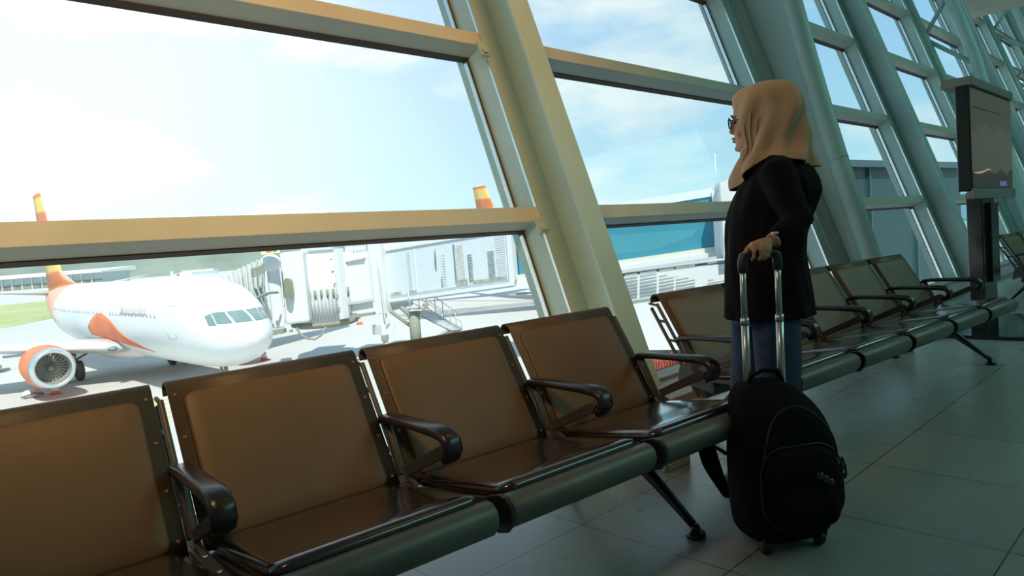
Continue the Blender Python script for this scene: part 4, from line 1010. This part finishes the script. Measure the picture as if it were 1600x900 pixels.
def quadbox(mb, px, d0, d1, thick, away=True):
    """box whose near face has image corners px (tl, tr, br, bl); left pair at depth d0 and right pair at depth d1"""
    P = [atd(*px[0], d0), atd(*px[1], d1), atd(*px[2], d1), atd(*px[3], d0)]
    # make the face a true vertical plane
    L_ = P[3]; R_ = P[2]
    P[0] = Vector((L_.x, L_.y, P[0].z)); P[1] = Vector((R_.x, R_.y, P[1].z))
    d = R_-L_; n_ = Vector((-d.y, d.x, 0)).normalized()*thick
    if n_.dot(Fv) < 0: n_ = -n_
    Q = [p+n_ for p in P]
    mb.add(P+Q, [(0,1,2,3), (7,6,5,4), (0,4,5,1), (1,5,6,2), (2,6,7,3), (3,7,4,0)]); return P, n_
DL, DR = 38.0, 33.0
m = MB(); P, nB = quadbox(m, [(590, 384), (806, 347), (806, 445), (597, 474)], DL, DR, 2.9); J(m, 'tunnel', M_jb)
Pl0, Pl1, Pr1, Pr0 = P[0], P[3], P[2], P[1]      # tl, bl, br, tr
def tun(a, b, off=0.0):
    """a along the tunnel 0..1, b up its wall 0..1, off towards the viewer"""
    lo = Pl1+(Pr1-Pl1)*a; hi = Pl0+(Pr0-Pl0)*a
    return lo+(hi-lo)*b - nB.normalized()*off
def tpanel(mb, a0, a1, b0, b1, off=0.05, skew=0.0):
    o = [tun(a0, b0, off), tun(a1, b0, off), tun(a1+skew, b1, off), tun(a0+skew, b1, off)]; i = [p+nB.normalized()*(off+0.01) for p in o]
    mb.add(o+i, [(0,1,2,3), (7,6,5,4), (0,4,5,1), (1,5,6,2), (2,6,7,3), (3,7,4,0)])
m = MB(); tpanel(m, 0.02, 0.97, 0.10, 0.86, 0.03); mur = J(m, 'mural_panel', M_mur[0])
m = MB()
for a in (0.30,): tpanel(m, a, a+0.006, 0.1, 0.86, 0.06)
tpanel(m, 0.0, 1.0, 0.0, 0.06, 0.16); tpanel(m, 0.0, 1.0, 0.88, 0.93, 0.10); tpanel(m, 0.97, 1.0, 0, 1, 0.12); tpanel(m, 0.0, 0.02, 0, 1, 0.12)
J(m, 'tunnel_frame', M_jb)
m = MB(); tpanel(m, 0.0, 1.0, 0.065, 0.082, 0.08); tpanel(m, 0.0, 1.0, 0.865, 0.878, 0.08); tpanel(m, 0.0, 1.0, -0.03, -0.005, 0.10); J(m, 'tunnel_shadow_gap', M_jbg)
# skyline on the mural: towers, a sail, trees
def tower(a0, a1, b1, mt, n, b0=0.12, stripes=8, sk=-0.0):
    m = MB(); tpanel(m, a0, a1, b0, b1, 0.045, sk); o = J(m, 'mural_tower', mt, mur)
    m = MB()
    for i in range(stripes):
        b = b0+(b1-b0)*(i+0.5)/stripes; tpanel(m, a0+0.004, a1-0.004, b, b+(b1-b0)/stripes*0.35, 0.05, sk)
    J(m, 'mural_stripes', M_mur[n], mur)
tower(0.235, 0.27, 0.80, M_mur[0], 1, 0.13, 18); tower(0.60, 0.665, 0.78, M_mur[2], 0, 0.14, 20); tower(0.70, 0.725, 0.60, M_mur[1], 3, 0.14, 10)
tower(0.83, 0.875, 0.60, M_mur[1], 3, 0.12, 14); tower(0.885, 0.955, 0.85, M_mur[0], 1, 0.14, 20); tower(0.50, 0.535, 0.66, M_mur[0], 1, 0.13, 12); tower(0.10, 0.14, 0.55, M_mur[0], 0, 0.13, 6)
m = MB(); tpanel(m, 0.595, 0.605, 0.14, 0.80, 0.055); tpanel(m, 0.492, 0.50, 0.13, 0.30, 0.055); tpanel(m, 0.695, 0.702, 0.14, 0.60, 0.055)
pts = [(0.455, 0.40), (0.462, 0.42), (0.466, 0.60), (0.463, 0.78), (0.457, 0.70), (0.452, 0.55)]
o_ = [tun(a, b, 0.055) for a, b in pts]; m.prism(o_, tuple(nB.normalized()*0.04)); 
J(m, 'mural_dark_shapes', M_mur[3], mur)
m = MB(); tpanel(m, 0.60, 0.68, 0.12, 0.20, 0.06); tpanel(m, 0.72, 0.95, 0.12, 0.165, 0.06); tpanel(m, 0.23, 0.30, 0.12, 0.15, 0.06); tpanel(m, 0.09, 0.17, 0.12, 0.16, 0.06); J(m, 'mural_green_base', M_mur[4], mur)
# thick upright frame, hydraulic lines and the post below
m = MB(); quadbox(m, [(568, 366), (590, 363), (604, 488), (584, 490)], 37.2, 37.0, 3.6); J(m, 'portal_frame', M_jb)
m = MB(); b_ = atd(598, 490, 37.3); m.tube([b_, Vector((b_.x, b_.y, GZ+1.1))], 0.20, 14); m.box((b_.x-0.45, b_.y-0.45, b_.z-1.1), (b_.x+0.45, b_.y+0.45, b_.z-0.55)); m.tube([Vector((b_.x, b_.y, GZ+1.1)), Vector((b_.x, b_.y, GZ+0.45))], 0.14, 12); J(m, 'lift_post', M_jb)
m = MB()
for dx in (-0.55, 0.55): m.lathe([(0.15, -0.16), (0.42, -0.16), (0.45, -0.1), (0.45, 0.1), (0.42, 0.16), (0.15, 0.16)], 24, Matrix.Translation((b_.x+dx, b_.y, GZ+0.45)) @ Matrix.Rotation(pi/2, 4, 'Y'))
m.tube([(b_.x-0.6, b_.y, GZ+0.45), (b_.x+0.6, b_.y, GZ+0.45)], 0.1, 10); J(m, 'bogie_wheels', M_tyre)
m = MB(); m.tube([atd(590, 408, 36.9), atd(592, 422, 36.9), atd(598, 470, 36.9), atd(601, 496, 36.9), atd(604, 512, 36.9), atd(608, 500, 36.9)], 0.06, 8); J(m, 'hydraulic_hose', M_jbg)
# small tunnel piece with framing
m = MB(); P2, n2 = quadbox(m, [(526, 400), (572, 392), (586, 484), (540, 492)], 37.8, 37.4, 2.9); sm_ = J(m, 'inner_tunnel', M_jb)
m = MB()
for px in ([(528, 410), (568, 402), (569, 404), (529, 412)], [(534, 474), (584, 466), (584, 470), (535, 478)], [(566, 402), (568, 402), (584, 470), (582, 470)]): quadbox(m, px, 37.5, 37.1, 0.2)
J(m, 'inner_tunnel_lines', M_jbg, sm_)
# cab rotunda with louvres
cC = atd(503, 450, 38.2); m = MB()
zt_, zb_ = atd(503, 396, 37.2).z, atd(503, 503, 37.2).z
m.lathe([(1.75, zb_), (1.75, zt_)], 40, Matrix.Translation((cC.x, cC.y, 0))); ro = J(m, 'rotunda', M_jb)
m = MB(); 
for i in range(26):
    a = radians(150+ 160*i/26)+VA*0
    c_ = Vector((cC.x+1.77*cos(a), cC.y+1.77*sin(a), 0)); m.tube([c_+Vector((0, 0, zb_+0.1)), c_+Vector((0, 0, zb_+1.35))], 0.035, 6)
J(m, 'corrugated_skirt', M_jbg, ro)
m = MB()
for i in range(13):
    a = radians(170+ 130*i/13); c_ = Vector((cC.x+1.80*cos(a), cC.y+1.80*sin(a), 0)); m.tube([c_+Vector((0, 0, zb_+1.30)), c_+Vector((0, 0, zb_+1.75))], 0.06, 6)
J(m, 'vent_slots', M_jbd, ro)
m = MB().lathe([(1.5, zb_-0.32), (1.8, zb_-0.2), (1.82, zb_)], 40, Matrix.Translation((cC.x, cC.y, 0))); J(m, 'rotunda_underside', M_jbd, ro)
m = MB(); quadbox(m, [(514, 390), (520, 389), (537, 498), (531, 499)], 36.4, 36.3, 0.5); fl = J(m, 'flange_post', M_jb)
m = MB()
for i in range(5): m.ball(atd(517.5+3.2*i, 405+19*i, 36.2), 0.06, 8)
J(m, 'flange_bolts', M_jbd, fl)
# cab box with its slot window
m = MB(); quadbox(m, [(428, 396), (468, 392), (484, 503), (447, 508)], 35.0, 35.2, 2.6); cabx = J(m, 'cab', M_jb, bevel=0.12)
m = MB(); quadbox(m, [(410, 402), (430, 399), (446, 512), (426, 514)], 34.4, 34.6, 2.8); J(m, 'cab_front_frame', M_jb, bevel=0.1)
sw = MB(); c_ = atd(449, 450, 34.35); ex = Rv*0.26; ez = (Vector((0, 0, 1))).normalized()*0.95
ring = [c_ + Rv*0.17*cos(t) + Vector((0, 0, 1))*(0.27*sin(t)+(0.22 if sin(t) > 0 else -0.22)) for t in [2*pi*i/24 for i in range(24)]]
sw.prism(ring, tuple(Fv*0.45)); J(sw, 'slot_window', mat('slot_glass', (0.28, 0.29, 0.20), 0.3, var=0.2), cabx)
m = MB(); m.ball(atd(423, 411, 34.2), (0.5, 0.5, 0.45), 20); J(m, 'round_hood', M_jb, cabx)
# bellows that hug the fuselage
def bel(i, n=9):
    t = i/n
    top = atd(345+62*t, 437-32*t, 33.2+0.9*t); bot = atd(388+40*t, 470+28*t, 33.0+1.0*t)
    return top, bot
bl_ = MB(); rings = []
for i in range(19):
    t = i/18; top = atd(346+66*t, 440-36*t**0.7, 33.4+0.9*t); bot = atd(396+30*t, 488+18*t, 33.2+1.0*t); w = 0.05 if i % 2 else -0.06
    mid = (top+bot)/2 - Fv*0.5 - Rv*0.25*(1-t)
    bk = Fv*2.0
    d = (bot-top).normalized()
    out = Fv*(-w*1.6) + Uv*w
    rings.append([top+out+bk, top+out, top*0.7+mid*0.3+out, mid+out, mid*0.3+bot*0.7+out, bot+out*0.5, bot+bk])
bl_.loft(rings, False, False, False); bo = J(bl_, 'bellows', mat('bellows_fabric', (0.66, 0.68, 0.64), 0.8, var=0.1), solid=0.03, fix=False)
m = MB()
for i in range(8):
    t = i/7; top = atd(350+62*t, 441-36*t**0.7, 33.1+0.9*t); bot = atd(398+28*t, 482+18*t, 32.7+1.0*t); m.tube([top-Fv*0.1, (top+bot)/2-Fv*0.72-Rv*0.25*(1-t), bot-Fv*0.15], 0.03, 6)
J(m, 'bellows_ribs', M_jbg, bo)
m = MB().tube([atd(397, 468, 32.0), atd(405, 463, 32.1), atd(418, 458, 32.6), atd(434, 457, 33.6)], 0.06, 6)
for u_, v_ in ((400, 467), (408, 462), (416, 460), (426, 457)): m.ball(atd(u_, v_, 32.2+(u_-400)*0.04), 0.09, 8)
J(m, 'bellows_linkage', M_jbd, bo)
m = MB(); quadbox(m, [(391, 420), (410, 414), (413, 427), (396, 434)], 32.6, 32.9, 0.3); J(m, 'bellows_patch', M_jbd, bo)
m = MB(); quadbox(m, [(420, 517), (442, 514), (443, 521), (424, 525)], 33.5, 33.5, 0.5); quadbox(m, [(452, 516), (456, 515), (456, 519), (452, 519)], 33.5, 33.5, 0.2); J(m, 'cab_underframe', M_jbd)
m = MB(); quadbox(m, [(546, 493), (584, 488), (584, 492), (548, 498)], 36.4, 36.3, 0.4); quadbox(m, [(660, 475), (664, 474), (664, 480), (660, 480)], 36, 36, .2); J(m, 'underside_rail', M_jbd)
m = MB().tube([atd(463, 512, 34.4), atd(470, 523, 34.4), atd(480, 529, 34.4), atd(492, 530, 34.4), atd(502, 524, 34.4), atd(509, 511, 34.6)], 0.055, 8); J(m, 'hanging_hose', M_jbd)
m = MB(); quadbox(m, [(465, 383), (516, 375), (520, 389), (470, 393)], 39.0, 39.0, 1.5); J(m, 'roof_plant', M_jbg)
# gate number sign on the cab roof
sg = MB(); quadbox(sg, [(406, 376), (435, 373), (437, 395), (408, 398)], 33.2, 33.2, 0.12); so = J(sg, 'gate_sign', mat('gate_sign_yellow', (0.90, 0.78, 0.40), 0.5, var=0.04))
def text_mesh(body, size, loc, rot, m, parent, name, ext=0.01):
    cu = bpy.data.curves.new(name, 'FONT'); cu.body = body; cu.size = size; cu.extrude = ext; cu.align_x = 'CENTER'; cu.align_y = 'CENTER'
    tmp = bpy.data.objects.new(name, cu); COL.objects.link(tmp)
    dg = bpy.context.evaluated_depsgraph_get(); me = bpy.data.meshes.new_from_object(tmp.evaluated_get(dg))
    bpy.data.objects.remove(tmp); o = bpy.data.objects.new(name, me); COL.objects.link(o); me.materials.clear(); me.materials.append(m)
    M_ = Matrix.Translation(loc) @ rot.to_4x4(); me.transform(wm(parent).inverted() @ M_) ; o.parent = parent; return o
tl_, tr_ = atd(408, 378, 34.0), atd(434, 375, 34.0); dx_ = Vector((tr_.x-tl_.x, tr_.y-tl_.y, 0)).normalized(); up_ = Vector((0, 0, 1)); nn_ = dx_.cross(up_)
text_mesh('23', 0.62, atd(424, 386, 33.14), Matrix((dx_, up_, nn_)).transposed(), mat('sign_ink', (0.25, 0.22, 0.15), 0.6), so, 'gate_number')
# support trunk and service stairs under the tunnel
m = MB(); a = atd(640, 480, 37); m.tube([atd(626, 480, 37), atd(640, 490, 37), atd(649, 510, 37)], [0.12, 0.16, 0.2], 10); m.tube([atd(610, 486, 37.2), atd(645, 512, 37.2)], 0.10, 8)
m.tube([atd(646, 482, 36.9), Vector((atd(648, 505, 36.9).x, atd(648, 505, 36.9).y, GZ+0.5))], 0.30, 14); m.box((a.x-0.2, a.y-1.2, GZ+0.25), (a.x+1.0, a.y-0.2, GZ+0.8)); J(m, 'drive_column', M_jbd)
m = MB(); s0 = atd(654, 484, 36.4); s1 = atz(712, 515, GZ); n_ = (s1-s0); nst = 14; sd = Vector((-n_.y, n_.x, 0)).normalized()*0.45
for i in range(nst):
    p = s0+n_*(i/nst); q = s0+n_*((i+0.7)/nst); m.add([p-sd, p+sd, q+sd-Vector((0,0,q.z-p.z)), q-sd-Vector((0,0,q.z-p.z)), p-sd-Vector((0,0,.05)), p+sd-Vector((0,0,.05)), q+sd-Vector((0,0,q.z-p.z+.05)), q-sd-Vector((0,0,q.z-p.z+.05))], [(0,1,2,3),(7,6,5,4),(0,4,5,1),(1,5,6,2),(2,6,7,3),(3,7,4,0)])
for s in (-1, 1):
    m.tube([s0+sd*s, s1+sd*s], 0.06, 6); m.tube([s0+sd*s+up_*1.0, s1+sd*s+up_*1.0], 0.03, 6); m.tube([s0+sd*s+up_*0.5, s1+sd*s+up_*0.5], 0.02, 6)
    for i in range(6): m.tube([s0+n_*(i/5)+sd*s, s0+n_*(i/5)+sd*s+up_], 0.025, 6)
J(m, 'service_stairs', M_jbg)
m = MB(); m.lathe([(0.3, -.05), (0.75, 0.0), (0.3, .05)], 20, Matrix.Translation(atd(812, 459, 33.5))); J(m, 'round_tank', M_jbg)

# ------------------------------------------------------------------ fixed gangway and annex to its right
gw_ = thing('gangway', 'white gangway with long teal window and louvres beneath, seen between column and woman', 'gangway', tuple(atz(980, 560, GZ)))
K = lambda mb, n_, m, p=None, **a: mb.build(n_, m, p or gw_, world=True, **a)
DG0, DG1 = 33.0, 31.0
def gq(px, d0=None, d1=None, th=3.0):
    mb = MB()
    f0 = lambda u: DG0+(DG1-DG0)*(u-806)/(1125-806)
    quadbox(mb, px, d0 or f0(px[3][0]), d1 or f0(px[2][0]), th); return mb
K(gq([(800, 352), (1118, 300), (1122, 386), (812, 432)], th=2.8), 'glazed_wall', M_blue)
K(gq([(800, 345), (1135, 290), (1135, 303), (800, 357)], 32.7, 30.7, 3.2), 'roof_edge', M_jb)
K(gq([(806, 430), (1128, 384), (1128, 393), (808, 441)], 32.8, 30.8, 3.1), 'sill_rail', mat('sill_cream', (0.70, 0.70, 0.60), 0.6, var=0.08))
K(gq([(806, 440), (1128, 392), (1128, 402), (808, 452)], 32.6, 30.6, 3.2), 'floor_beam', M_jb)
K(gq([(1112, 298), (1126, 296), (1130, 404), (1118, 404)], 30.6, 30.5, 0.4), 'end_post', M_jb)
K(gq([(1132, 284), (1180, 280), (1180, 402), (1132, 404)], 29.5, 29.3, 3.0), 'stair_tower', M_jb)
rl = MB(); rl.tube([atd(1134, 283, 29.3), atd(1180, 279, 29.3)], 0.04, 6)
for u_ in (1135, 1147, 1160): rl.tube([atd(u_, 290, 29.3), atd(u_, 281, 29.3)], 0.03, 6)
rl.tube([atd(1121, 300, 30), atd(1121, 289, 30)], 0.03, 6); rl.tube([atd(1119, 292, 30.5), atd(1117, 240, 30.5)], 0.02, 6); K(rl, 'roof_railing', M_jb)
aw = gq([(960, 440), (1240, 402), (1240, 560), (1001, 548)], 31.6, 29.6, 3.5); 
aw = MB(); quadbox(aw, [(868, 446), (1240, 398), (1240, 545), (890, 548)], 31.8, 29.6, 3.5); K(aw, 'annex_wall', M_jb)
lv = MB(); da = lambda u: 31.8-2.2*(u-868)/372-0.22
for i in range(8):
    for (u0, u1) in ((890, 972), (976, 996), (1000, 1026), (1030, 1053), (1056, 1086), (1106, 1175)):
        f = lambda u: 432-(u-960)*0.148+i*5.0*(1-(u-960)*0.0006)
        quadbox(lv, [(u0, f(u0)), (u1, f(u1)), (u1, f(u1)+2.2), (u0, f(u0)+2.2)], da(u0), da(u1), 0.12)
K(lv, 'louvres', mat('louvre_grey', (0.36, 0.42, 0.42), 0.5, var=0.1))
lf = MB(); quadbox(lf, [(960, 424), (1130, 399), (1130, 403), (960, 429)], 31.05, 30.0, 0.15); quadbox(lf, [(960, 471), (1130, 448), (1130, 450), (960, 474)], 31.05, 30.0, 0.15); K(lf, 'louvre_frame', M_jbg)

# ------------------------------------------------------------------ cones, carts, vehicles on the apron
M_cone = mat('cone_orange', (0.80, 0.20, 0.12), 0.6, var=0.05); M_conew = mat('cone_white_band', (0.85, 0.82, 0.78), 0.6)
def cone():
    t = thing('traffic_cone', 'x', 'traffic cone')
    MB().lathe([(0.17, 0.03), (0.155, 0.16)], 20).lathe([(0.115, 0.36), (0.055, 0.62), (0.035, 0.72), (0.02, 0.73)], 20).build('cone_body', M_cone, t)
    MB().lathe([(0.156, 0.16), (0.114, 0.36)], 20).build('cone_band', M_conew, t)
    MB().rbox((-0.22, -0.22, 0), (0.22, 0.22, 0.035), 0.05, 3).build('cone_base', M_cone, t); return t
c0 = cone(); first = True
for u_, v_, lab, sc in ((87, 616, 'orange traffic cone with white band on the apron below the engine', 1.15), (413, 563, 'orange traffic cone with white band at the aeroplane nose', 1.15), (562, 507, 'orange cone beneath the inner section of the jet bridge', 1.3), (666, 493, 'orange cone beside the service stairs under the jet bridge', 1.3)):
    o = c0 if first else copy_tree(c0); first = False; p = atz(u_, v_, GZ); o.location = p; o.scale = (sc, sc, sc); tag(o, lab, 'traffic cone', 'orange cones on the apron')
# red slatted crate
rc_ = atz(1046, 588, GZ); t = thing('luggage_crate', 'red slatted crate on the apron, seen through the armrest gap', 'crate', tuple(rc_), radians(-15))
m = MB(); m.box((-0.65, -0.5, 0.12), (0.65, 0.5, 0.20))
for x in (-0.62, 0.56): 
    for y in (-0.5, 0.44): m.box((x, y, 0.12), (x+0.06, y+0.06, 0.85))
for i in range(9): m.box((-0.62+i*0.15, -0.50, 0.18), (-0.62+i*0.15+0.08, -0.47, 0.78))
for i in range(6): m.box((-0.65, -0.45+i*0.16, 0.18), (-0.62, -0.45+i*0.16+0.09, 0.78))
m.box((-0.65, -0.5, 0.76), (0.65, -0.46, 0.86)); m.box((-0.65, -0.5, 0.76), (-0.61, 0.5, 0.86)); m.box((-0.58, -0.42, 0.2), (0.58, 0.42, 0.7))
m.build('crate_body', mat('crate_red', (0.62, 0.13, 0.08), 0.6, var=0.2, vscale=4), t, bevel=0.008)
m = MB()
for x in (-0.5, 0.5):
    for y in (-0.42, 0.42): m.lathe([(0.03, -0.03), (0.09, -0.03), (0.09, 0.03), (0.03, 0.03)], 14, Matrix.Translation((x, y, 0.09)) @ Matrix.Rotation(pi/2, 4, 'X'))
m.build('castors', M_tyre, t)
# kerb block near the crate
tag(MB().loft([[atz(u, v, GZ+h) for h in (0, 0.35)] + [atz(u, v, GZ)+Vector((0.3, 0.5, h)) for h in (0.35, 0)] for u, v in ((1000, 612), (1012, 606), (1026, 608), (1040, 615))], True, False).build('concrete_kerb_block', M_jb), 'low white concrete block on the apron in front of the red crate', 'kerb')
M_veh = mat('vehicle_white', (0.80, 0.80, 0.78), 0.4, var=0.04); M_vdk = mat('vehicle_dark', (0.22, 0.22, 0.20), 0.6, var=0.1)
def truck(label, u, v, az, L_=5.0, hgt=2.0, cat='truck'):
    p = atz(u, v, GZ); t = thing('service_truck', label, cat, tuple(p), az)
    MB().prism([(x, -0.95, z) for x, z in ((0, .5), (L_, .5), (L_, 1.1), (L_-0.5, 1.2), (L_-0.9, 1.9), (L_-1.7, 1.95), (L_-1.75, 1.2), (0, 1.2))], (0, 1.9, 0)).build('truck_body', M_veh, t, bevel=0.05)
    MB().rbox((0.05, -0.9, 1.2), (L_-1.9, 0.9, hgt), 0.08, 3).build('cargo_box', M_veh, t)
    MB().box((0.1, -0.96, .32), (L_-0.1, 0.96, .52)).build('chassis', M_vdk, t)
    MB().prism([(x, -0.97, z) for x, z in ((L_-0.95, 1.25), (L_-1.0, 1.8), (L_-1.6, 1.8), (L_-1.6, 1.25))], (0, 1.94, 0)).build('cab_window', M_vdk, t)
    for x in (0.9, L_-0.9):
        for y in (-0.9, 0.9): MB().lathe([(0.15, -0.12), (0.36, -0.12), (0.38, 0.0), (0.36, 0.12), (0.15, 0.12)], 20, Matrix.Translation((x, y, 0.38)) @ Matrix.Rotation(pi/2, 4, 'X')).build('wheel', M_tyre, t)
    return t
truck('white service truck behind the engine at the left edge', 6, 580, radians(175), 5.5, 1.6)
t = truck('white service van on the far apron, left of the jet bridge bellows', 300, 436, radians(170), 5.0, 2.2, 'van'); t.scale = (2, 2, 2)
ch = thing('wheel_chock', 'grey rounded wheel chocks on the apron under the engine', 'wheel chock', tuple(atz(50, 621, GZ)), radians(10))
MB().ball((0, 0, 0.2), (0.45, 0.3, 0.22), 16).build('chock_body', M_grey, ch); MB().tube([(-0.5, -0.1, 0.1), (0, -0.36, 0.25), (0.5, -0.1, 0.1)], 0.04, 8).build('chock_rope', M_vdk, ch)

# ------------------------------------------------------------------ far background
M_hill = mat('hazy_forest', (0.19, 0.235, 0.185), 1.0, col2=(0.26, 0.30, 0.24), vscale=0.02)
hl = MB(); g = []
for j in range(6):
    row = []
    for i in range(141):
        az = radians(8+120*i/140); r_ = 950+j*70
        hgt = [0, 30, 48, 55, 50, 0][j]*(0.8+0.5*noise.noise(Vector((i*0.09, j*0.5, 0)))+0.10*noise.noise(Vector((i*0.9, j, 3)))) - (0.5 if j in (0, 5) else 0)
        row.append(Vector((r_*cos(az), r_*sin(az), GZ+hgt)))
    g.append(row)
hl.loft(g, False, True, False); tag(hl.build('forested_ridge', M_hill), kind='structure')
M_bld = mat('far_building_white', (0.74, 0.76, 0.74), 0.8, var=0.04, vscale=0.1); M_bwin = mat('far_window_band', (0.42, 0.50, 0.52), 0.5, var=0.1)
def building(label, u0, u1, v_top, v_base, rows=3, cols=8, d=None, cat='building', dep=0.35, m0=None, m1=None, zb=None):
    p0 = atz(u0, v_base, GZ); 
    dd = (p0-C0).dot(Fv) if d is None else d
    a = atd(u0, v_base, dd); b = atd(u1, v_base, dd); top = atd((u0+u1)/2, v_top, dd).z
    dx = Vector((b.x-a.x, b.y-a.y, 0)); W_ = dx.length; rz = math.atan2(dx.y, dx.x)
    t = thing('building', label, cat, (a.x, a.y, GZ), rz); h_ = top-GZ
    MB().box((0, 0, 0), (W_, W_*dep, h_)).build('walls', m0 or M_bld, t)
    MB().box((-W_*0.01, -W_*0.01, h_), (W_*1.01, W_*dep*1.01, h_*1.04)).build('roof', m0 or M_bld, t)
    for r_ in range(rows):
        m = MB(); z0 = h_*(0.12+0.85*r_/rows); z1 = z0+h_*0.5/rows
        for c_ in range(cols): m.box((W_*(c_+0.15)/cols, -W_*0.004-0.05, z0), (W_*(c_+0.85)/cols, 0.02, z1))
        m.build('window_band', m1 or M_bwin, t)
    return t
def hangar():
    a, b = atz(-60, 456, GZ), atz(163, 440, GZ)
    dd = 540.0; a = atd(-120, 461, dd); b = atd(160, 441, dd); dx = Vector((b.x-a.x, b.y-a.y, 0)); W_ = dx.length
    t = thing('hangar', 'long low grey hangar beyond the grass on the left', 'hangar', (a.x, a.y, GZ), math.atan2(dx.y, dx.x))
    MB().box((0, 0, 0), (W_, 40, 9)).build('walls', mat('hangar_wall', (0.50, 0.57, 0.57), 0.8, var=0.06, vscale=0.1), t)
    MB().prism([(-3, -5, 9), (-3, -5, 10.2), (-3, 45, 12.5), (-3, 45, 9)], (W_+6, 0, 0)).build('roof', M_bld, t)
    MB().box((0, -0.5, 0), (W_, 0.1, 3.6)).build('dark_bays', mat('hangar_bay', (0.30, 0.32, 0.28), 0.9, var=0.4, vscale=0.2), t)
    m = MB()
    for i in range(18): m.box((W_*i/18, -1, 0), (W_*i/18+0.6, 0, 9))
    m.build('pillars', M_bld, t)
hangar()
building('small white control building on the far side, with a narrow tower shape', 262, 276, 412, 428, 2, 2, cat='building')
building('white apartment block far behind the bellows, with rows of windows', 336, 372, 401, 421, 4, 8)
building('pale low office block behind the white apartment block', 372, 408, 397, 417, 3, 6, d=1000)
building('low pale terminal building far behind the fuselage top', 285, 335, 421, 431, 1, 10)
building('pale building above the jet bridge tunnel roof, left one', 540, 572, 372, 399, 3, 6, d=420)
building('pale building above the jet bridge tunnel roof, right one', 592, 650, 366, 394, 3, 9, d=420)
# dark terminal wing seen through the right bays
def wing():
    a = atd(1292, 262, 34); b = atd(1432, 236, 40); dx = Vector((b.x-a.x, b.y-a.y, 0)); W_ = dx.length
    t = thing('terminal_wing', 'dark teal wing of the terminal beyond the right-hand window bays', 'building', (a.x, a.y, GZ), math.atan2(dx.y, dx.x))
    h_ = a.z-GZ; m = mat('terminal_wing_wall', (0.022, 0.07, 0.075), 0.5, var=0.15, vscale=0.3)
    MB().box((0, 0, 1.6), (W_*1.6, 2.5, h_)).build('walls', m, t)
    MB().box((-0.3, -0.4, h_), (W_*1.6+0.3, 2.6, h_+0.35)).build('roof_edge', mat('wing_roof', (0.05, 0.11, 0.115), 0.5, var=0.1), t)
    mm = MB()
    for i in (3, 7): mm.box((W_*1.6*i/12, -0.15, 1.6), (W_*1.6*i/12+0.12, 0, h_))
    mm.build('wall_fins', mat('wing_fins', (0.05, 0.12, 0.12), 0.4, var=0.1), t)
    mm = MB()
    for i in range(7): mm.box((W_*1.6*i/7+0.2, 0.3, 0), (W_*1.6*i/7+1.0, 1.1, 1.6))
    mm.build('wing_columns', M_jbg, t)
wing()
building('pale glass block past the dark terminal wing, seen beside the display kiosk', 1440, 1600, 268, 340, 2, 6, d=60, m0=mat('pale_teal_block', (0.22, 0.42, 0.48), 0.5, var=0.1, vscale=0.2), m1=mat('pale_teal_glass', (0.12, 0.30, 0.36), 0.3))
# small parked aeroplanes far off
def small_plane(label, u, v, L_, az, finm):
    p = atz(u, v, GZ); t = thing('distant_aeroplane', label, 'aeroplane', tuple(p), az); k_ = L_/38.0
    MB().loft([[Vector((x*k_, q.y*k_, q.z*k_)) for q in [fsurf(x, 360*i/16) for i in range(16)]] for x in (0, .5, 1.5, 3, 6, 12, 20, 27, 30, 33, 36, 38)], True, True).build('fuselage', M_white, t)
    MB().prism([(x*k_, -0.1, z*k_) for x, z in ((30.5, 5), (37.5, 5), (39.4, 12.4), (37, 12.4))], (0, 0.2, 0)).build('tail_fin', finm, t)
    for s in (-1, 1): MB().prism([(13*k_, s*k_, 2*k_), (20*k_, s*k_, 2*k_), (23*k_, s*17*k_, 3.2*k_), (21.5*k_, s*17*k_, 3.2*k_)], (0, 0, 0.25)).build('wing', M_grey, t)
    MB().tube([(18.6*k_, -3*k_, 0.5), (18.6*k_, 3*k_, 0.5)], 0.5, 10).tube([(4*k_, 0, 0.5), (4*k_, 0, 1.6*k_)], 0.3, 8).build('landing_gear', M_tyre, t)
small_plane('small distant aeroplane with a yellow tail fin above the fuselage', 232, 432, 30, radians(-15), mat('yellow_fin', (0.85, 0.72, 0.15), 0.5, var=0.1))
small_plane('small distant aeroplane with a white tail fin, left of the yellow-tailed one', 182, 436, 18, radians(-12), M_white)
